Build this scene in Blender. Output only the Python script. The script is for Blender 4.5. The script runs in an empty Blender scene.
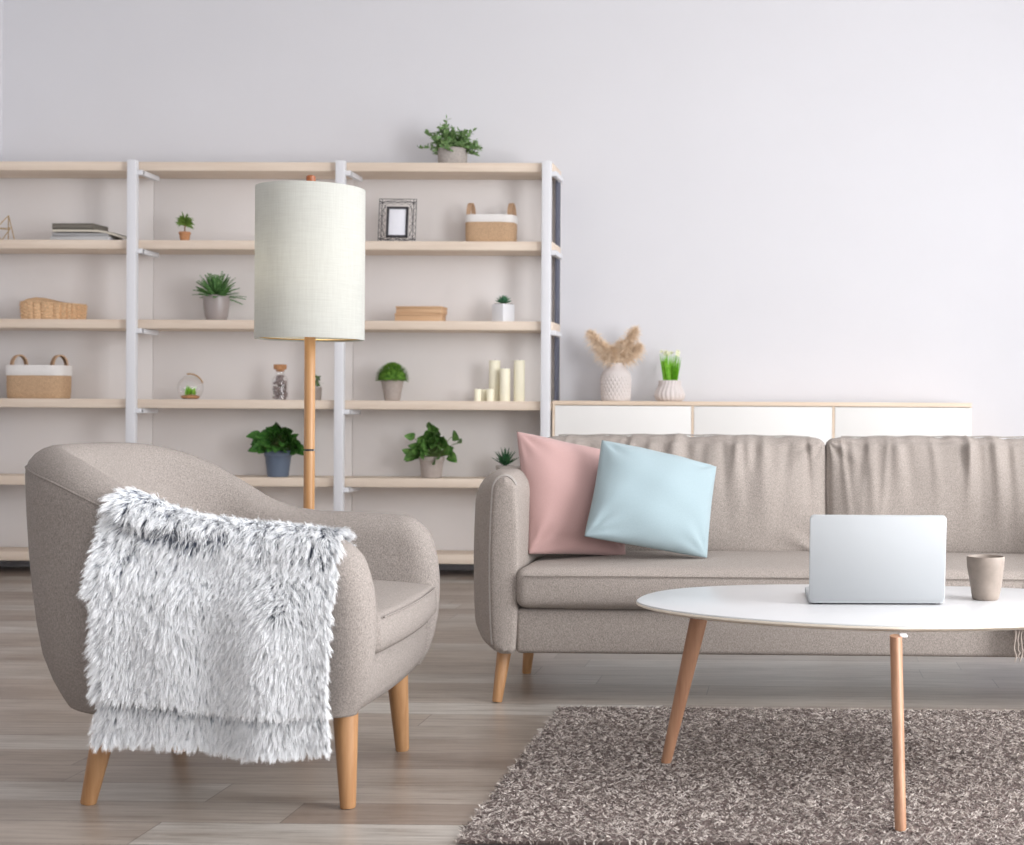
import bpy, bmesh, math, random
import numpy as np
from mathutils import Matrix, Vector
PI = math.pi
SC = bpy.context.scene
COL = SC.collection
rng = np.random.default_rng(7)
random.seed(7)

# ------------------------------------------------------------ camera, sky, lights, exposure
EYE, FPX, CX, CY, YAW, ROLL = 0.84, 1450.0, 765.0, 415.0, 0.017, 0.006
cd = bpy.data.cameras.new('camera')
cam = bpy.data.objects.new('camera', cd)
COL.objects.link(cam)
CAMR = Matrix.Rotation(YAW, 3, 'Z') @ Matrix.Rotation(PI/2, 3, 'X') @ Matrix.Rotation(ROLL, 3, 'Z')
cam.matrix_world = Matrix.Translation((0, 0, EYE)) @ CAMR.to_4x4()
cd.sensor_fit = 'HORIZONTAL'
cd.sensor_width = 36.0
cd.lens = FPX/1024*36.0
cd.shift_x = (512-CX)/1024
cd.shift_y = (CY-422.5)/1024
cd.clip_start = 0.05
cd.dof.use_dof = True
cd.dof.focus_distance = 3.7
cd.dof.aperture_fstop = 6.0
SC.camera = cam

world = bpy.data.worlds.new('daylight')
SC.world = world
world.use_nodes = True
bg = world.node_tree.nodes['Background']
bg.inputs[0].default_value = (0.80, 0.88, 1.0, 1)
bg.inputs[1].default_value = 1.0

def area(name, loc, rot, sx, sy, watts, color=(1, 1, 1)):
    l = bpy.data.lights.new(name, 'AREA')
    l.shape = 'RECTANGLE'
    l.size, l.size_y, l.energy, l.color = sx, sy, watts, color
    o = bpy.data.objects.new(name, l)
    o.location, o.rotation_euler = loc, rot
    COL.objects.link(o)
    return o
# daylight entering by the two windows of the right-hand wall and the wide window behind the photographer
area('window_daylight', (2.88, 5.3, 1.55), (0, PI/2, 0), 2.7, 2.0, 42, (0.985, 0.985, 1.0))
area('window_daylight', (2.88, 2.2, 1.55), (0, PI/2, 0), 2.7, 2.0, 196, (0.985, 0.985, 1.0))
area('window_daylight', (1.6, -2.18, 1.75), (PI/2, 0, 0), 2.4, 2.5, 58, (0.985, 0.985, 1.0))
SC.view_settings.view_transform = 'Standard'
SC.view_settings.look = 'None'
SC.view_settings.exposure = 0.32
SC.view_settings.gamma = 1.0
SC.view_settings.use_curve_mapping = False

# ------------------------------------------------------------ pixel -> world helpers (take-off from the photograph)
def ray(px, py): return CAMR @ Vector(((px-CX)/FPX, -(py-CY)/FPX, -1))
def at(px, py, Y):
    d = ray(px, py)
    return Vector((0, 0, EYE)) + d*(Y/d.y)
def onz(px, py, z=0.0):
    d = ray(px, py)
    return Vector((0, 0, EYE)) + d*((z-EYE)/d.z)

# ------------------------------------------------------------ materials
def S(r, g, b):
    f = lambda c: (c/255/12.92) if c/255 <= 0.04045 else ((c/255+0.055)/1.055)**2.4
    return (f(r), f(g), f(b), 1.0)

def new_mat(name):
    m = bpy.data.materials.new(name)
    m.use_nodes = True
    nt = m.node_tree
    return m, nt, nt.nodes['Principled BSDF']

def nd(nt, kind, **kw):
    n = nt.nodes.new(kind)
    for k, v in kw.items():
        if k.startswith('i_'):
            n.inputs[k[2:].replace('_', ' ')].default_value = v
        else:
            setattr(n, k, v)
    return n

def coords(nt, scale=(1, 1, 1), kind='Object'):
    tc = nd(nt, 'ShaderNodeTexCoord')
    mp = nd(nt, 'ShaderNodeMapping')
    mp.inputs['Scale'].default_value = scale
    nt.links.new(tc.outputs[kind], mp.inputs['Vector'])
    return mp.outputs['Vector']

def ramp(nt, fac, stops):
    r = nd(nt, 'ShaderNodeValToRGB')
    el = r.color_ramp.elements
    while len(el) < len(stops): el.new(0.5)
    for e, (p, c) in zip(el, stops): e.position, e.color = p, c
    nt.links.new(fac, r.inputs['Fac'])
    return r.outputs['Color']

def noise(nt, vec, scale, detail=3, rough=0.5):
    n = nd(nt, 'ShaderNodeTexNoise', i_Scale=scale, i_Detail=detail, i_Roughness=rough)
    nt.links.new(vec, n.inputs['Vector'])
    return n.outputs['Fac']

def bump(nt, bsdf, height, strength, dist):
    b = nd(nt, 'ShaderNodeBump', i_Strength=strength, i_Distance=dist)
    nt.links.new(height, b.inputs['Height'])
    nt.links.new(b.outputs['Normal'], bsdf.inputs['Normal'])

def plain(name, col, rough=0.5, spec=0.5, metal=0.0, var=0.0, vscale=30.0, bmp=0.0, bscale=200.0, bdist=0.002):
    m, nt, b = new_mat(name)
    b.inputs['Roughness'].default_value = rough
    b.inputs['Specular IOR Level'].default_value = spec
    b.inputs['Metallic'].default_value = metal
    v = coords(nt)
    if var > 0:
        lo = tuple(c*(1-var) for c in col[:3])+(1,)
        hi = tuple(min(1, c*(1+var)) for c in col[:3])+(1,)
        nt.links.new(ramp(nt, noise(nt, v, vscale, 4), [(0.3, lo), (0.7, hi)]), b.inputs['Base Color'])
    else:
        b.inputs['Base Color'].default_value = col
    if bmp > 0: bump(nt, b, noise(nt, v, bscale, 3), bmp, bdist)
    return m

def fabric(name, col, var=0.30, scale=420.0, bmp=0.35, sheen=0.2):
    m, nt, b = new_mat(name)
    v = coords(nt)
    lo = tuple(c*(1-var) for c in col[:3])+(1,)
    hi = tuple(min(1, c*(1+var)) for c in col[:3])+(1,)
    n1 = noise(nt, v, scale, 2, 0.6)
    vs = coords(nt, (1, 1, 0.25))
    n2 = noise(nt, vs, scale*1.6, 2, 0.6)
    mx = nd(nt, 'ShaderNodeMath', operation='ADD')
    nt.links.new(n1, mx.inputs[0]); nt.links.new(n2, mx.inputs[1])
    hf = nd(nt, 'ShaderNodeMath', operation='MULTIPLY'); hf.inputs[1].default_value = 0.5
    nt.links.new(mx.outputs[0], hf.inputs[0])
    nt.links.new(ramp(nt, hf.outputs[0], [(0.36, lo), (0.64, hi)]), b.inputs['Base Color'])
    b.inputs['Roughness'].default_value = 0.95
    b.inputs['Specular IOR Level'].default_value = 0.15
    b.inputs['Sheen Weight'].default_value = sheen
    b.inputs['Sheen Roughness'].default_value = 0.6
    bump(nt, b, hf.outputs[0], bmp, 0.002)
    return m

def wood(name, c1, c2, axis='X', rough=0.45, grain=60.0, streak=0.05, bmp=0.06, knots=0.0):
    m, nt, b = new_mat(name)
    sc = {'X': (streak, 1, 1), 'Y': (1, streak, 1), 'Z': (1, 1, streak)}[axis]
    v = coords(nt, sc)
    n1 = noise(nt, v, grain, 5, 0.6)
    n2 = noise(nt, v, grain*0.18, 3, 0.55)
    mx = nd(nt, 'ShaderNodeMath', operation='MULTIPLY_ADD')
    mx.inputs[1].default_value = 0.5
    nt.links.new(n1, mx.inputs[0])
    h = nd(nt, 'ShaderNodeMath', operation='MULTIPLY'); h.inputs[1].default_value = 0.5
    nt.links.new(n2, h.inputs[0]); nt.links.new(h.outputs[0], mx.inputs[2])
    nt.links.new(ramp(nt, mx.outputs[0], [(0.35, c1), (0.65, c2)]), b.inputs['Base Color'])
    b.inputs['Roughness'].default_value = rough
    bump(nt, b, n1, bmp, 0.002)
    return m

def floor_mat():
    m, nt, b = new_mat('grey_plank_floor')
    v = coords(nt)
    br = nd(nt, 'ShaderNodeTexBrick', offset=0.0, squash=1.0)
    br.inputs['Scale'].default_value = 1.0
    br.inputs['Brick Width'].default_value = 1.25
    br.inputs['Row Height'].default_value = 0.155
    br.inputs['Mortar Size'].default_value = 0.0012
    br.inputs['Mortar Smooth'].default_value = 0.2
    br.inputs['Bias'].default_value = 0.0
    br.inputs['Color1'].default_value = (0, 0, 0, 1)
    br.inputs['Color2'].default_value = (1, 1, 1, 1)
    br.inputs['Mortar'].default_value = (0.1, 0.1, 0.1, 1)
    sep = nd(nt, 'ShaderNodeSeparateXYZ'); nt.links.new(v, sep.inputs[0])
    row = nd(nt, 'ShaderNodeMath', operation='DIVIDE'); row.inputs[1].default_value = 0.155
    nt.links.new(sep.outputs['Y'], row.inputs[0])
    fl = nd(nt, 'ShaderNodeMath', operation='FLOOR'); nt.links.new(row.outputs[0], fl.inputs[0])
    wn = nd(nt, 'ShaderNodeTexWhiteNoise', noise_dimensions='1D'); nt.links.new(fl.outputs[0], wn.inputs['W'])
    sh = nd(nt, 'ShaderNodeMath', operation='MULTIPLY_ADD'); sh.inputs[1].default_value = 1.25
    nt.links.new(wn.outputs['Value'], sh.inputs[0]); nt.links.new(sep.outputs['X'], sh.inputs[2])
    cmb = nd(nt, 'ShaderNodeCombineXYZ')
    nt.links.new(sh.outputs[0], cmb.inputs[0]); nt.links.new(sep.outputs['Y'], cmb.inputs[1])
    nt.links.new(cmb.outputs[0], br.inputs['Vector'])
    tone = ramp(nt, br.outputs['Color'], [(0.0, S(142, 128, 117)), (0.35, S(162, 150, 139)), (0.7, S(167, 158, 149)), (1.0, S(184, 179, 172))])
    # every plank gets its own stretch of grain
    off = nd(nt, 'ShaderNodeVectorMath', operation='MULTIPLY_ADD')
    off.inputs[1].default_value = (7.0, 3.0, 5.0)
    nt.links.new(br.outputs['Color'], off.inputs[0])
    mp = nd(nt, 'ShaderNodeMapping'); mp.inputs['Scale'].default_value = (0.07, 1, 1)
    nt.links.new(v, mp.inputs['Vector']); nt.links.new(mp.outputs['Vector'], off.inputs[2])
    g1 = noise(nt, off.outputs[0], 70, 6, 0.65)
    mp2 = nd(nt, 'ShaderNodeMapping'); mp2.inputs['Scale'].default_value = (0.25, 1, 1)
    nt.links.new(v, mp2.inputs['Vector'])
    g2 = noise(nt, mp2.outputs['Vector'], 9, 5, 0.6)
    gc = ramp(nt, g1, [(0.28, (0.50, 0.46, 0.43, 1)), (0.5, (0.92, 0.91, 0.90, 1)), (0.75, (1.12, 1.12, 1.12, 1))])
    mul = nd(nt, 'ShaderNodeMix', data_type='RGBA', blend_type='MULTIPLY'); mul.inputs[0].default_value = 0.85
    nt.links.new(tone, mul.inputs[6]); nt.links.new(gc, mul.inputs[7])
    gc2 = ramp(nt, g2, [(0.28, (0.62, 0.57, 0.53, 1)), (0.55, (1, 1, 1, 1)), (0.8, (1.1, 1.1, 1.1, 1))])
    mul2 = nd(nt, 'ShaderNodeMix', data_type='RGBA', blend_type='MULTIPLY'); mul2.inputs[0].default_value = 0.8
    nt.links.new(mul.outputs[2], mul2.inputs[6]); nt.links.new(gc2, mul2.inputs[7])
    gap = nd(nt, 'ShaderNodeMix', data_type='RGBA')
    nt.links.new(br.outputs['Fac'], gap.inputs[0]); nt.links.new(mul2.outputs[2], gap.inputs[6])
    gap.inputs[7].default_value = S(96, 86, 78)
    nt.links.new(gap.outputs[2], b.inputs['Base Color'])
    b.inputs['Roughness'].default_value = 0.32
    b.inputs['Specular IOR Level'].default_value = 0.6
    bump(nt, b, g1, 0.05, 0.002)
    return m

def tip_mat(name, root, mid, tip, r0=0.15, r1=0.5, rough=0.8, sheen=0.0):
    """Fibre dyed dark at the root and pale at the tip (the tone runs along each strand)."""
    m, nt, b = new_mat(name)
    at_ = nd(nt, 'ShaderNodeAttribute', attribute_name='along')
    nt.links.new(ramp(nt, at_.outputs['Fac'], [(r0, root), ((r0+r1)/2, mid), (r1, tip)]), b.inputs['Base Color'])
    b.inputs['Roughness'].default_value = rough
    b.inputs['Specular IOR Level'].default_value = 0.15
    return m

def yarn_mat(name, a, b_, c):
    m, nt, b = new_mat(name)
    at_ = nd(nt, 'ShaderNodeAttribute', attribute_name='yarn')
    nt.links.new(ramp(nt, at_.outputs['Fac'], [(0.0, a), (0.5, b_), (1.0, c)]), b.inputs['Base Color'])
    b.inputs['Roughness'].default_value = 0.9
    b.inputs['Specular IOR Level'].default_value = 0.12
    return m

def leaf_mat(name, c1, c2, rough=0.45, trans=0.0):
    m, nt, b = new_mat(name)
    v = coords(nt)
    nt.links.new(ramp(nt, noise(nt, v, 60, 3), [(0.3, c1), (0.7, c2)]), b.inputs['Base Color'])
    b.inputs['Roughness'].default_value = rough
    b.inputs['Specular IOR Level'].default_value = 0.35
    return m

def glass_mat(name, tint=(1, 1, 1, 1)):
    m, nt, b = new_mat(name)
    out = nt.nodes['Material Output']
    nt.nodes.remove(b)
    tr = nd(nt, 'ShaderNodeBsdfTransparent'); tr.inputs[0].default_value = tint
    gl = nd(nt, 'ShaderNodeBsdfGlossy'); gl.inputs['Roughness'].default_value = 0.03
    fr = nd(nt, 'ShaderNodeLayerWeight'); fr.inputs['Blend'].default_value = 0.25
    sc_ = nd(nt, 'ShaderNodeMath', operation='MULTIPLY_ADD'); sc_.inputs[1].default_value = 0.45; sc_.inputs[2].default_value = 0.05
    nt.links.new(fr.outputs['Facing'], sc_.inputs[0])
    mx = nd(nt, 'ShaderNodeMixShader')
    nt.links.new(sc_.outputs[0], mx.inputs[0]); nt.links.new(tr.outputs[0], mx.inputs[1]); nt.links.new(gl.outputs[0], mx.inputs[2])
    nt.links.new(mx.outputs[0], out.inputs['Surface'])
    return m

def shade_mat():
    m, nt, b = new_mat('linen_lampshade')
    out = nt.nodes['Material Output']
    v1, v2 = coords(nt, (1, 1, 0.05)), coords(nt, (0.06, 0.06, 1))
    n = nd(nt, 'ShaderNodeMath', operation='ADD')
    nt.links.new(noise(nt, v1, 300, 2), n.inputs[0]); nt.links.new(noise(nt, v2, 300, 2), n.inputs[1])
    h = nd(nt, 'ShaderNodeMath', operation='MULTIPLY'); h.inputs[1].default_value = 0.5
    nt.links.new(n.outputs[0], h.inputs[0])
    c = ramp(nt, h.outputs[0], [(0.3, S(206, 206, 200)), (0.7, S(217, 218, 212))])
    nt.links.new(c, b.inputs['Base Color'])
    b.inputs['Roughness'].default_value = 0.9
    b.inputs['Specular IOR Level'].default_value = 0.1
    tl = nd(nt, 'ShaderNodeBsdfTranslucent')
    nt.links.new(c, tl.inputs[0])
    mx = nd(nt, 'ShaderNodeMixShader'); mx.inputs[0].default_value = 0.35
    nt.links.new(b.outputs[0], mx.inputs[1]); nt.links.new(tl.outputs[0], mx.inputs[2])
    nt.links.new(mx.outputs[0], out.inputs['Surface'])
    return m

M = dict(
    wall=plain('painted_wall', S(227, 226, 229), 0.9, 0.2, var=0.01, vscale=2),
    wall_shade=plain('bounce_cut_grey', S(150, 147, 147), 0.9, 0.2, var=0.01, vscale=2),  # unseen front wall only: tone darkened to cut light bounced onto the armchair
    ceiling=plain('white_ceiling', S(240, 240, 240), 0.9, 0.2),
    floor=floor_mat(),
    trim=plain('white_trim', S(232, 232, 230), 0.5),
    shelf=wood('pale_pine', S(224, 204, 184), S(240, 224, 206), 'X', 0.55, 50, 0.05),
    white=plain('white_lacquered_steel', S(232, 232, 235), 0.4),
    panel=plain('off_white_back_panel', S(236, 231, 228), 0.85, 0.2, var=0.012, vscale=3),
    slate=plain('slate_panel', S(96, 98, 112), 0.7, 0.3),
    board=plain('white_matt_board', S(240, 238, 234), 0.5, 0.35),
    board_edge=wood('birch_edge', S(228, 204, 180), S(240, 220, 198), 'X', 0.5, 50, 0.05),
    oak=wood('oiled_oak', S(158, 114, 74), S(186, 144, 102), 'Z', 0.42, 90, 0.06),
    beech=wood('beech', S(150, 108, 82), S(178, 136, 106), 'Z', 0.42, 110, 0.05),
    pole=wood('honey_ash', S(160, 114, 70), S(194, 152, 106), 'Z', 0.4, 90, 0.05),
    finial=plain('copper_brown_wood', S(150, 84, 44), 0.4),
    sofa=fabric('taupe_sofa_fabric', S(154, 145, 138), 0.34, 420, 0.5, 0.03),
    chair=fabric('taupe_armchair_fabric', S(147, 139, 133), 0.36, 420, 0.5, 0.0),
    piping=fabric('piping_fabric', S(166, 159, 153), 0.12, 330),
    pink=fabric('blush_pink_cotton', S(178, 145, 141), 0.05, 500, 0.15, 0.15),
    blue=fabric('pale_blue_cotton', S(149, 166, 171), 0.05, 500, 0.15, 0.15),
    fur=tip_mat('frosted_fur', S(66, 74, 94), S(206, 210, 216), S(250, 251, 252), 0.14, 0.58),
    furskin=plain('fur_backing', S(92, 98, 112), 0.95, 0.1),
    rug=yarn_mat('shag_yarn', S(98, 90, 86), S(172, 161, 154), S(232, 224, 217)),
    rugbase=plain('rug_backing', S(104, 92, 89), 0.95, 0.1, var=0.15, vscale=80),
    table=plain('white_satin_lacquer', S(200, 200, 201), 0.30, 0.5),
    table_edge=plain('cream_edge_band', S(238, 229, 214), 0.45),
    alu=plain('brushed_aluminium', S(173, 176, 178), 0.45, 0.4, 0.08),
    dark=plain('dark_plastic', S(44, 44, 48), 0.5),
    screen=plain('black_glass', S(18, 18, 20), 0.12),
    mug=plain('speckled_stoneware', S(142, 130, 120), 0.5, 0.4, var=0.12, vscale=45, bmp=0.15, bscale=40),
    jute=fabric('woven_jute', S(196, 164, 132), 0.22, 260, 0.5, 0.0),
    canvas=fabric('white_canvas', S(238, 234, 230), 0.05, 300, 0.2, 0.0),
    leather=fabric('tan_strap', S(196, 162, 132), 0.12, 200, 0.2, 0.0),
    wicker=plain('wicker', S(222, 184, 144), 0.7, 0.3, var=0.2, vscale=120, bmp=0.4, bscale=150),
    concrete=plain('rough_concrete', S(176, 168, 162), 0.9, 0.2, var=0.14, vscale=90, bmp=0.4, bscale=120),
    taupe=plain('taupe_glazed_ceramic', S(158, 148, 144), 0.3, 0.5),
    grey_pot=plain('warm_grey_clay', S(172, 160, 152), 0.75, 0.3, var=0.06, vscale=60),
    blue_pot=plain('slate_blue_plastic', S(98, 110, 128), 0.5, 0.4),
    white_pot=plain('white_ceramic', S(236, 236, 238), 0.4),
    terracotta=plain('terracotta', S(190, 138, 100), 0.8, 0.2, var=0.1, vscale=80),
    soil=plain('potting_soil', S(70, 56, 46), 0.95, 0.1, var=0.3, vscale=200, bmp=0.5, bscale=200),
    fern=leaf_mat('fern_green', S(52, 102, 48), S(116, 158, 92)),
    pothos=leaf_mat('deep_green', S(34, 78, 32), S(84, 132, 58), 0.35),
    varieg=leaf_mat('fresh_green', S(52, 100, 40), S(120, 158, 84), 0.35),
    box=leaf_mat('boxwood_green', S(74, 116, 58), S(146, 174, 116)),
    moss=leaf_mat('moss_green', S(62, 110, 30), S(122, 164, 62), 0.7),
    succ=leaf_mat('succulent_green', S(52, 104, 74), S(98, 148, 112), 0.4),
    agave=leaf_mat('agave_green', S(30, 70, 46), S(66, 112, 72), 0.4),
    palm=leaf_mat('palm_green', S(70, 106, 34), S(124, 150, 70), 0.5),
    grass=leaf_mat('bright_grass', S(104, 180, 30), S(160, 218, 70), 0.5),
    stem=leaf_mat('stem_green', S(90, 112, 60), S(120, 138, 80), 0.6),
    trunk=plain('plant_trunk', S(130, 100, 70), 0.8),
    petal=plain('cream_petal', S(240, 240, 208), 0.7),
    plume=plain('dry_plume', S(248, 224, 198), 0.9, 0.1, var=0.10, vscale=60),
    vase=plain('white_bisque', S(216, 207, 203), 0.7, 0.3),
    candle=plain('ivory_wax', S(255, 249, 224), 0.5, 0.4),
    wick=plain('wick', S(60, 50, 44), 0.9),
    gold=plain('brass_wire', S(196, 164, 108), 0.35, 0.5, 0.8),
    black=plain('black_wire', S(52, 50, 54), 0.5),
    paper=plain('white_paper', S(240, 240, 246), 0.8),
    boxwood=wood('tan_box_wood', S(196, 154, 116), S(214, 176, 138), 'X', 0.6, 50, 0.06),
    book_dark=plain('olive_grey_cover', S(122, 116, 106), 0.7),
    book_cream=plain('cream_pages', S(216, 208, 192), 0.8),
    book_grey=plain('grey_cover', S(168, 166, 166), 0.7),
    book_white=plain('pale_cover', S(204, 202, 200), 0.7),
    cork=plain('cork', S(190, 140, 100), 0.85, 0.2, var=0.2, vscale=120),
    pebble=plain('dark_pebbles', S(158, 142, 138), 0.5, 0.5, var=0.4, vscale=140),
    glass=glass_mat('clear_glass'),
    rope=plain('rope', S(186, 152, 116), 0.9, 0.1),
    shade=shade_mat(),
    blanket=fabric('beige_wool', S(164, 152, 143), 0.12, 260, 0.3, 0.1),
    bulb=plain('frosted_bulb', S(245, 240, 228), 0.4),
)

# ------------------------------------------------------------ mesh builder
class G:
    def __init__(s): s.v, s.f, s.n = [], [], 0
    def add(s, verts, faces):
        verts = np.asarray(verts, float).reshape(-1, 3)
        s.v.append(verts)
        o = s.n
        s.f.extend([tuple(i+o for i in f) for f in faces])
        s.n += len(verts)
        return s
    def box(s, c, size, bevel=0.004, rz=0.0, seg=2, M4=None):
        bm = bmesh.new()
        bmesh.ops.create_cube(bm, size=1.0)
        for v in bm.verts: v.co = Vector((v.co.x*size[0], v.co.y*size[1], v.co.z*size[2]))
        if bevel > 0:
            bmesh.ops.bevel(bm, geom=list(bm.edges), offset=min(bevel, min(size)*0.45), segments=seg, profile=0.5, affect='EDGES')
        mt = Matrix.Translation(c) @ Matrix.Rotation(rz, 4, 'Z') if M4 is None else M4
        bm.transform(mt)
        bm.verts.index_update()
        s.add([v.co[:] for v in bm.verts], [[v.index for v in f.verts] for f in bm.faces])
        bm.free()
        return s
    def span(s, x0, x1, y0, y1, z0, z1, bevel=0.004, seg=2):
        return s.box(((x0+x1)/2, (y0+y1)/2, (z0+z1)/2), (abs(x1-x0), abs(y1-y0), abs(z1-z0)), bevel, 0, seg)
    def grid(s, P, cu=False, cv=False, flip=False):
        P = np.asarray(P, float)
        a, b = P.shape[:2]
        fs = []
        for i in range(a if cu else a-1):
            i2 = (i+1) % a
            for j in range(b if cv else b-1):
                j2 = (j+1) % b
                q = (i*b+j, i2*b+j, i2*b+j2, i*b+j2)
                fs.append(q[::-1] if flip else q)
        return s.add(P.reshape(-1, 3), fs)
    def lathe(s, prof, n=32, c=(0, 0, 0), fn=None, cap=True):
        """prof: list of (r, z) from the bottom up; fn(angle, r, z) may alter r"""
        A = np.linspace(0, 2*PI, n, endpoint=False)
        P = np.zeros((len(prof), n, 3))
        for i, (r, z) in enumerate(prof):
            for k, a in enumerate(A):
                rr = fn(a, r, z) if fn else r
                P[i, k] = (c[0]+rr*math.cos(a), c[1]+rr*math.sin(a), c[2]+z)
        base = s.n
        s.grid(P, cv=True, flip=True)
        if cap:
            s.f.append(tuple(base+k for k in range(n))[::-1])
            e = base+(len(prof)-1)*n
            s.f.append(tuple(e+k for k in range(n)))
        return s
    def tube(s, pts, rad, n=8, cap=True, closed=False):
        pts = [Vector(p) for p in pts]
        m = len(pts)
        rad = [rad]*m if isinstance(rad, (int, float)) else rad
        P = np.zeros((m, n, 3))
        up = None
        for i, p in enumerate(pts):
            if closed: t = pts[(i+1) % m]-pts[i-1]
            else: t = pts[min(i+1, m-1)]-pts[max(i-1, 0)]
            t = t.normalized() if t.length > 1e-9 else Vector((0, 0, 1))
            if up is None:
                up = Vector((0, 0, 1)) if abs(t.z) < 0.9 else Vector((1, 0, 0))
            a = t.cross(up)
            a = a.normalized() if a.length > 1e-6 else t.orthogonal().normalized()
            b = a.cross(t).normalized()
            up = b
            for k in range(n):
                q = p + (a*math.cos(2*PI*k/n)+b*math.sin(2*PI*k/n))*rad[i]
                P[i, k] = q
        base = s.n
        s.grid(P, cu=closed, cv=True)
        if cap and not closed:
            s.f.append(tuple(base+k for k in range(n))[::-1])
            e = base+(m-1)*n
            s.f.append(tuple(e+k for k in range(n)))
        return s
    def leaf(s, base, d, L, W, droop=0.3, n=5, cup=0.15, shape='oval', up=(0, 0, 1), roll=0.0):
        """a leaf blade with a midrib fold; d = direction it leaves in, droops towards the ground"""
        p, d = Vector(base), Vector(d).normalized()
        side = d.cross(Vector(up))
        side = side.normalized() if side.length > 1e-3 else d.orthogonal().normalized()
        if roll: side = Matrix.Rotation(roll, 3, d) @ side
        P = np.zeros((n+1, 3, 3))
        for i in range(n+1):
            t = i/n
            if shape == 'oval': w = math.sin(PI*min(1, t*0.97+0.02))**0.8
            elif shape == 'heart': w = (math.sin(PI*t**0.62))**0.75 if t < 1 else 0
            elif shape == 'blade': w = (1-t)**0.6*(0.6+0.4*min(1, t*6))
            else: w = (math.sin(PI*(0.12+0.88*t)))**0.7
            w = max(w, 0.03)*W/2
            nrm = side.cross(d).normalized()
            for j, k in enumerate((-1, 0, 1)):
                q = p + side*(k*w) + nrm*(abs(k)*w*cup*2)
                P[i, j] = q
            if i < n:
                p = p + d*(L/n)
                d = (d + Vector((0, 0, -droop/n))).normalized()
        return s.grid(P)
    def build(s, name, mat, parent=None, smooth=True, ang=40, label=None, world=False, tf=None):
        me = bpy.data.meshes.new(name)
        V = np.concatenate(s.v) if s.v else np.zeros((0, 3))
        if world and parent is not None:
            root = parent
            while root.parent: root = root.parent
            A = (Matrix.Translation(root.location) @ root.rotation_euler.to_matrix().to_4x4()).inverted()
            A = np.array(A)
            V = V @ A[:3, :3].T + A[:3, 3]
        me.from_pydata(V.tolist(), [], s.f)
        me.materials.append(mat)
        if smooth:
            me.shade_smooth()
            me.set_sharp_from_angle(angle=math.radians(ang))
        o = bpy.data.objects.new(name, me)
        COL.objects.link(o)
        if parent: o.parent = parent
        if label: o['label'] = label
        return o

def fast_mesh(name, V, F, mat, parent=None, attr=None):
    """large fibre meshes, straight from arrays; F is an (n, k) array"""
    me = bpy.data.meshes.new(name)
    V, F = np.asarray(V, np.float32), np.asarray(F, np.int32)
    me.vertices.add(len(V)); me.vertices.foreach_set('co', V.ravel())
    k = F.shape[1]
    me.loops.add(F.size); me.loops.foreach_set('vertex_index', F.ravel())
    me.polygons.add(len(F)); me.polygons.foreach_set('loop_start', np.arange(0, F.size, k, dtype=np.int32))
    me.update(calc_edges=True)
    for nm, vals in (attr or {}).items():
        a = me.attributes.new(nm, 'FLOAT', 'POINT')
        a.data.foreach_set('value', np.asarray(vals, np.float32))
    me.shade_smooth()
    me.materials.append(mat)
    o = bpy.data.objects.new(name, me)
    COL.objects.link(o)
    if parent: o.parent = parent
    return o

def strands(root, direc, length, width, seg=4, bend=None, sides=None):
    """ribbon strands: root (n,3), initial direction, bend (n,3) added towards the tip -> V, F, along"""
    n = len(root)
    d = direc/np.linalg.norm(direc, axis=1, keepdims=True)
    rv = rng.normal(size=(n, 3)) if sides is None else sides
    side = np.cross(d, rv); side /= np.linalg.norm(side, axis=1, keepdims=True)+1e-9
    T = np.linspace(0, 1, seg+1)
    V = np.zeros((n, (seg+1)*2, 3)); A = np.zeros((n, (seg+1)*2))
    bend = np.zeros((n, 3)) if bend is None else bend
    for i, t in enumerate(T):
        p = root + d*(length*t)[:, None] + bend*(length*t*t)[:, None]
        w = width*(1-0.75*t**2)
        V[:, 2*i] = p-side*(w/2)[:, None]; V[:, 2*i+1] = p+side*(w/2)[:, None]
        A[:, 2*i:2*i+2] = t
    q = np.array([[2*i, 2*i+1, 2*i+3, 2*i+2] for i in range(seg)])
    F = (np.arange(n)*(seg+1)*2)[:, None, None] + q[None]
    return V.reshape(-1, 3), F.reshape(-1, 4), A.ravel()

def tag(o, label, cat, group=None, kind=None):
    if label: o['label'] = label
    if cat: o['category'] = cat
    if group: o['group'] = group
    if kind: o['kind'] = kind
    return o
def thing(name, label, cat, loc=(0, 0, 0), rz=0.0, group=None):
    o = bpy.data.objects.new(name, None)
    o.empty_display_size = 0.05
    o.location = loc; o.rotation_euler = (0, 0, rz)
    COL.objects.link(o)
    return tag(o, label, cat, group)
def struct(o):
    o['kind'] = 'structure'
    return o
def ss(a, b, x):
    t = np.clip((np.asarray(x, float)-a)/(b-a), 0, 1)
    return t*t*(3-2*t)

# ------------------------------------------------------------ the room
YS = onz(460, 577).y                      # front of the shelving
YW = YS+0.33                              # back wall
XL = at(2.5, 100, YW).x                   # left wall
XR, YB, ZC = 2.9, -2.2, 3.3
struct(G().span(XL-0.1, XR+0.1, YB-0.1, YW+0.1, -0.1, 0, 0).build('floor', M['floor'], smooth=False))
struct(G().span(XL-0.1, XR+0.1, YB-0.1, YW+0.1, ZC, ZC+0.1, 0).build('ceiling', M['ceiling'], smooth=False))
struct(G().span(XL-0.1, XR+0.1, YW, YW+0.1, 0, ZC, 0).build('wall_back', M['wall'], smooth=False))
struct(G().span(XL-0.1, XL, YB, YW, 0, ZC, 0).build('wall_left', M['wall'], smooth=False))
g = G()                                   # right wall with two window openings
for y0, y1, z0, z1 in ((YB, YW, 0, 0.15), (YB, YW, 2.95, ZC), (YB, 1.2, 0.15, 2.95), (3.2, 4.3, 0.15, 2.95), (6.3, YW, 0.15, 2.95)):
    g.span(XR, XR+0.1, y0, y1, z0, z1, 0)
struct(g.build('wall_right', M['wall'], smooth=False))
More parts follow.
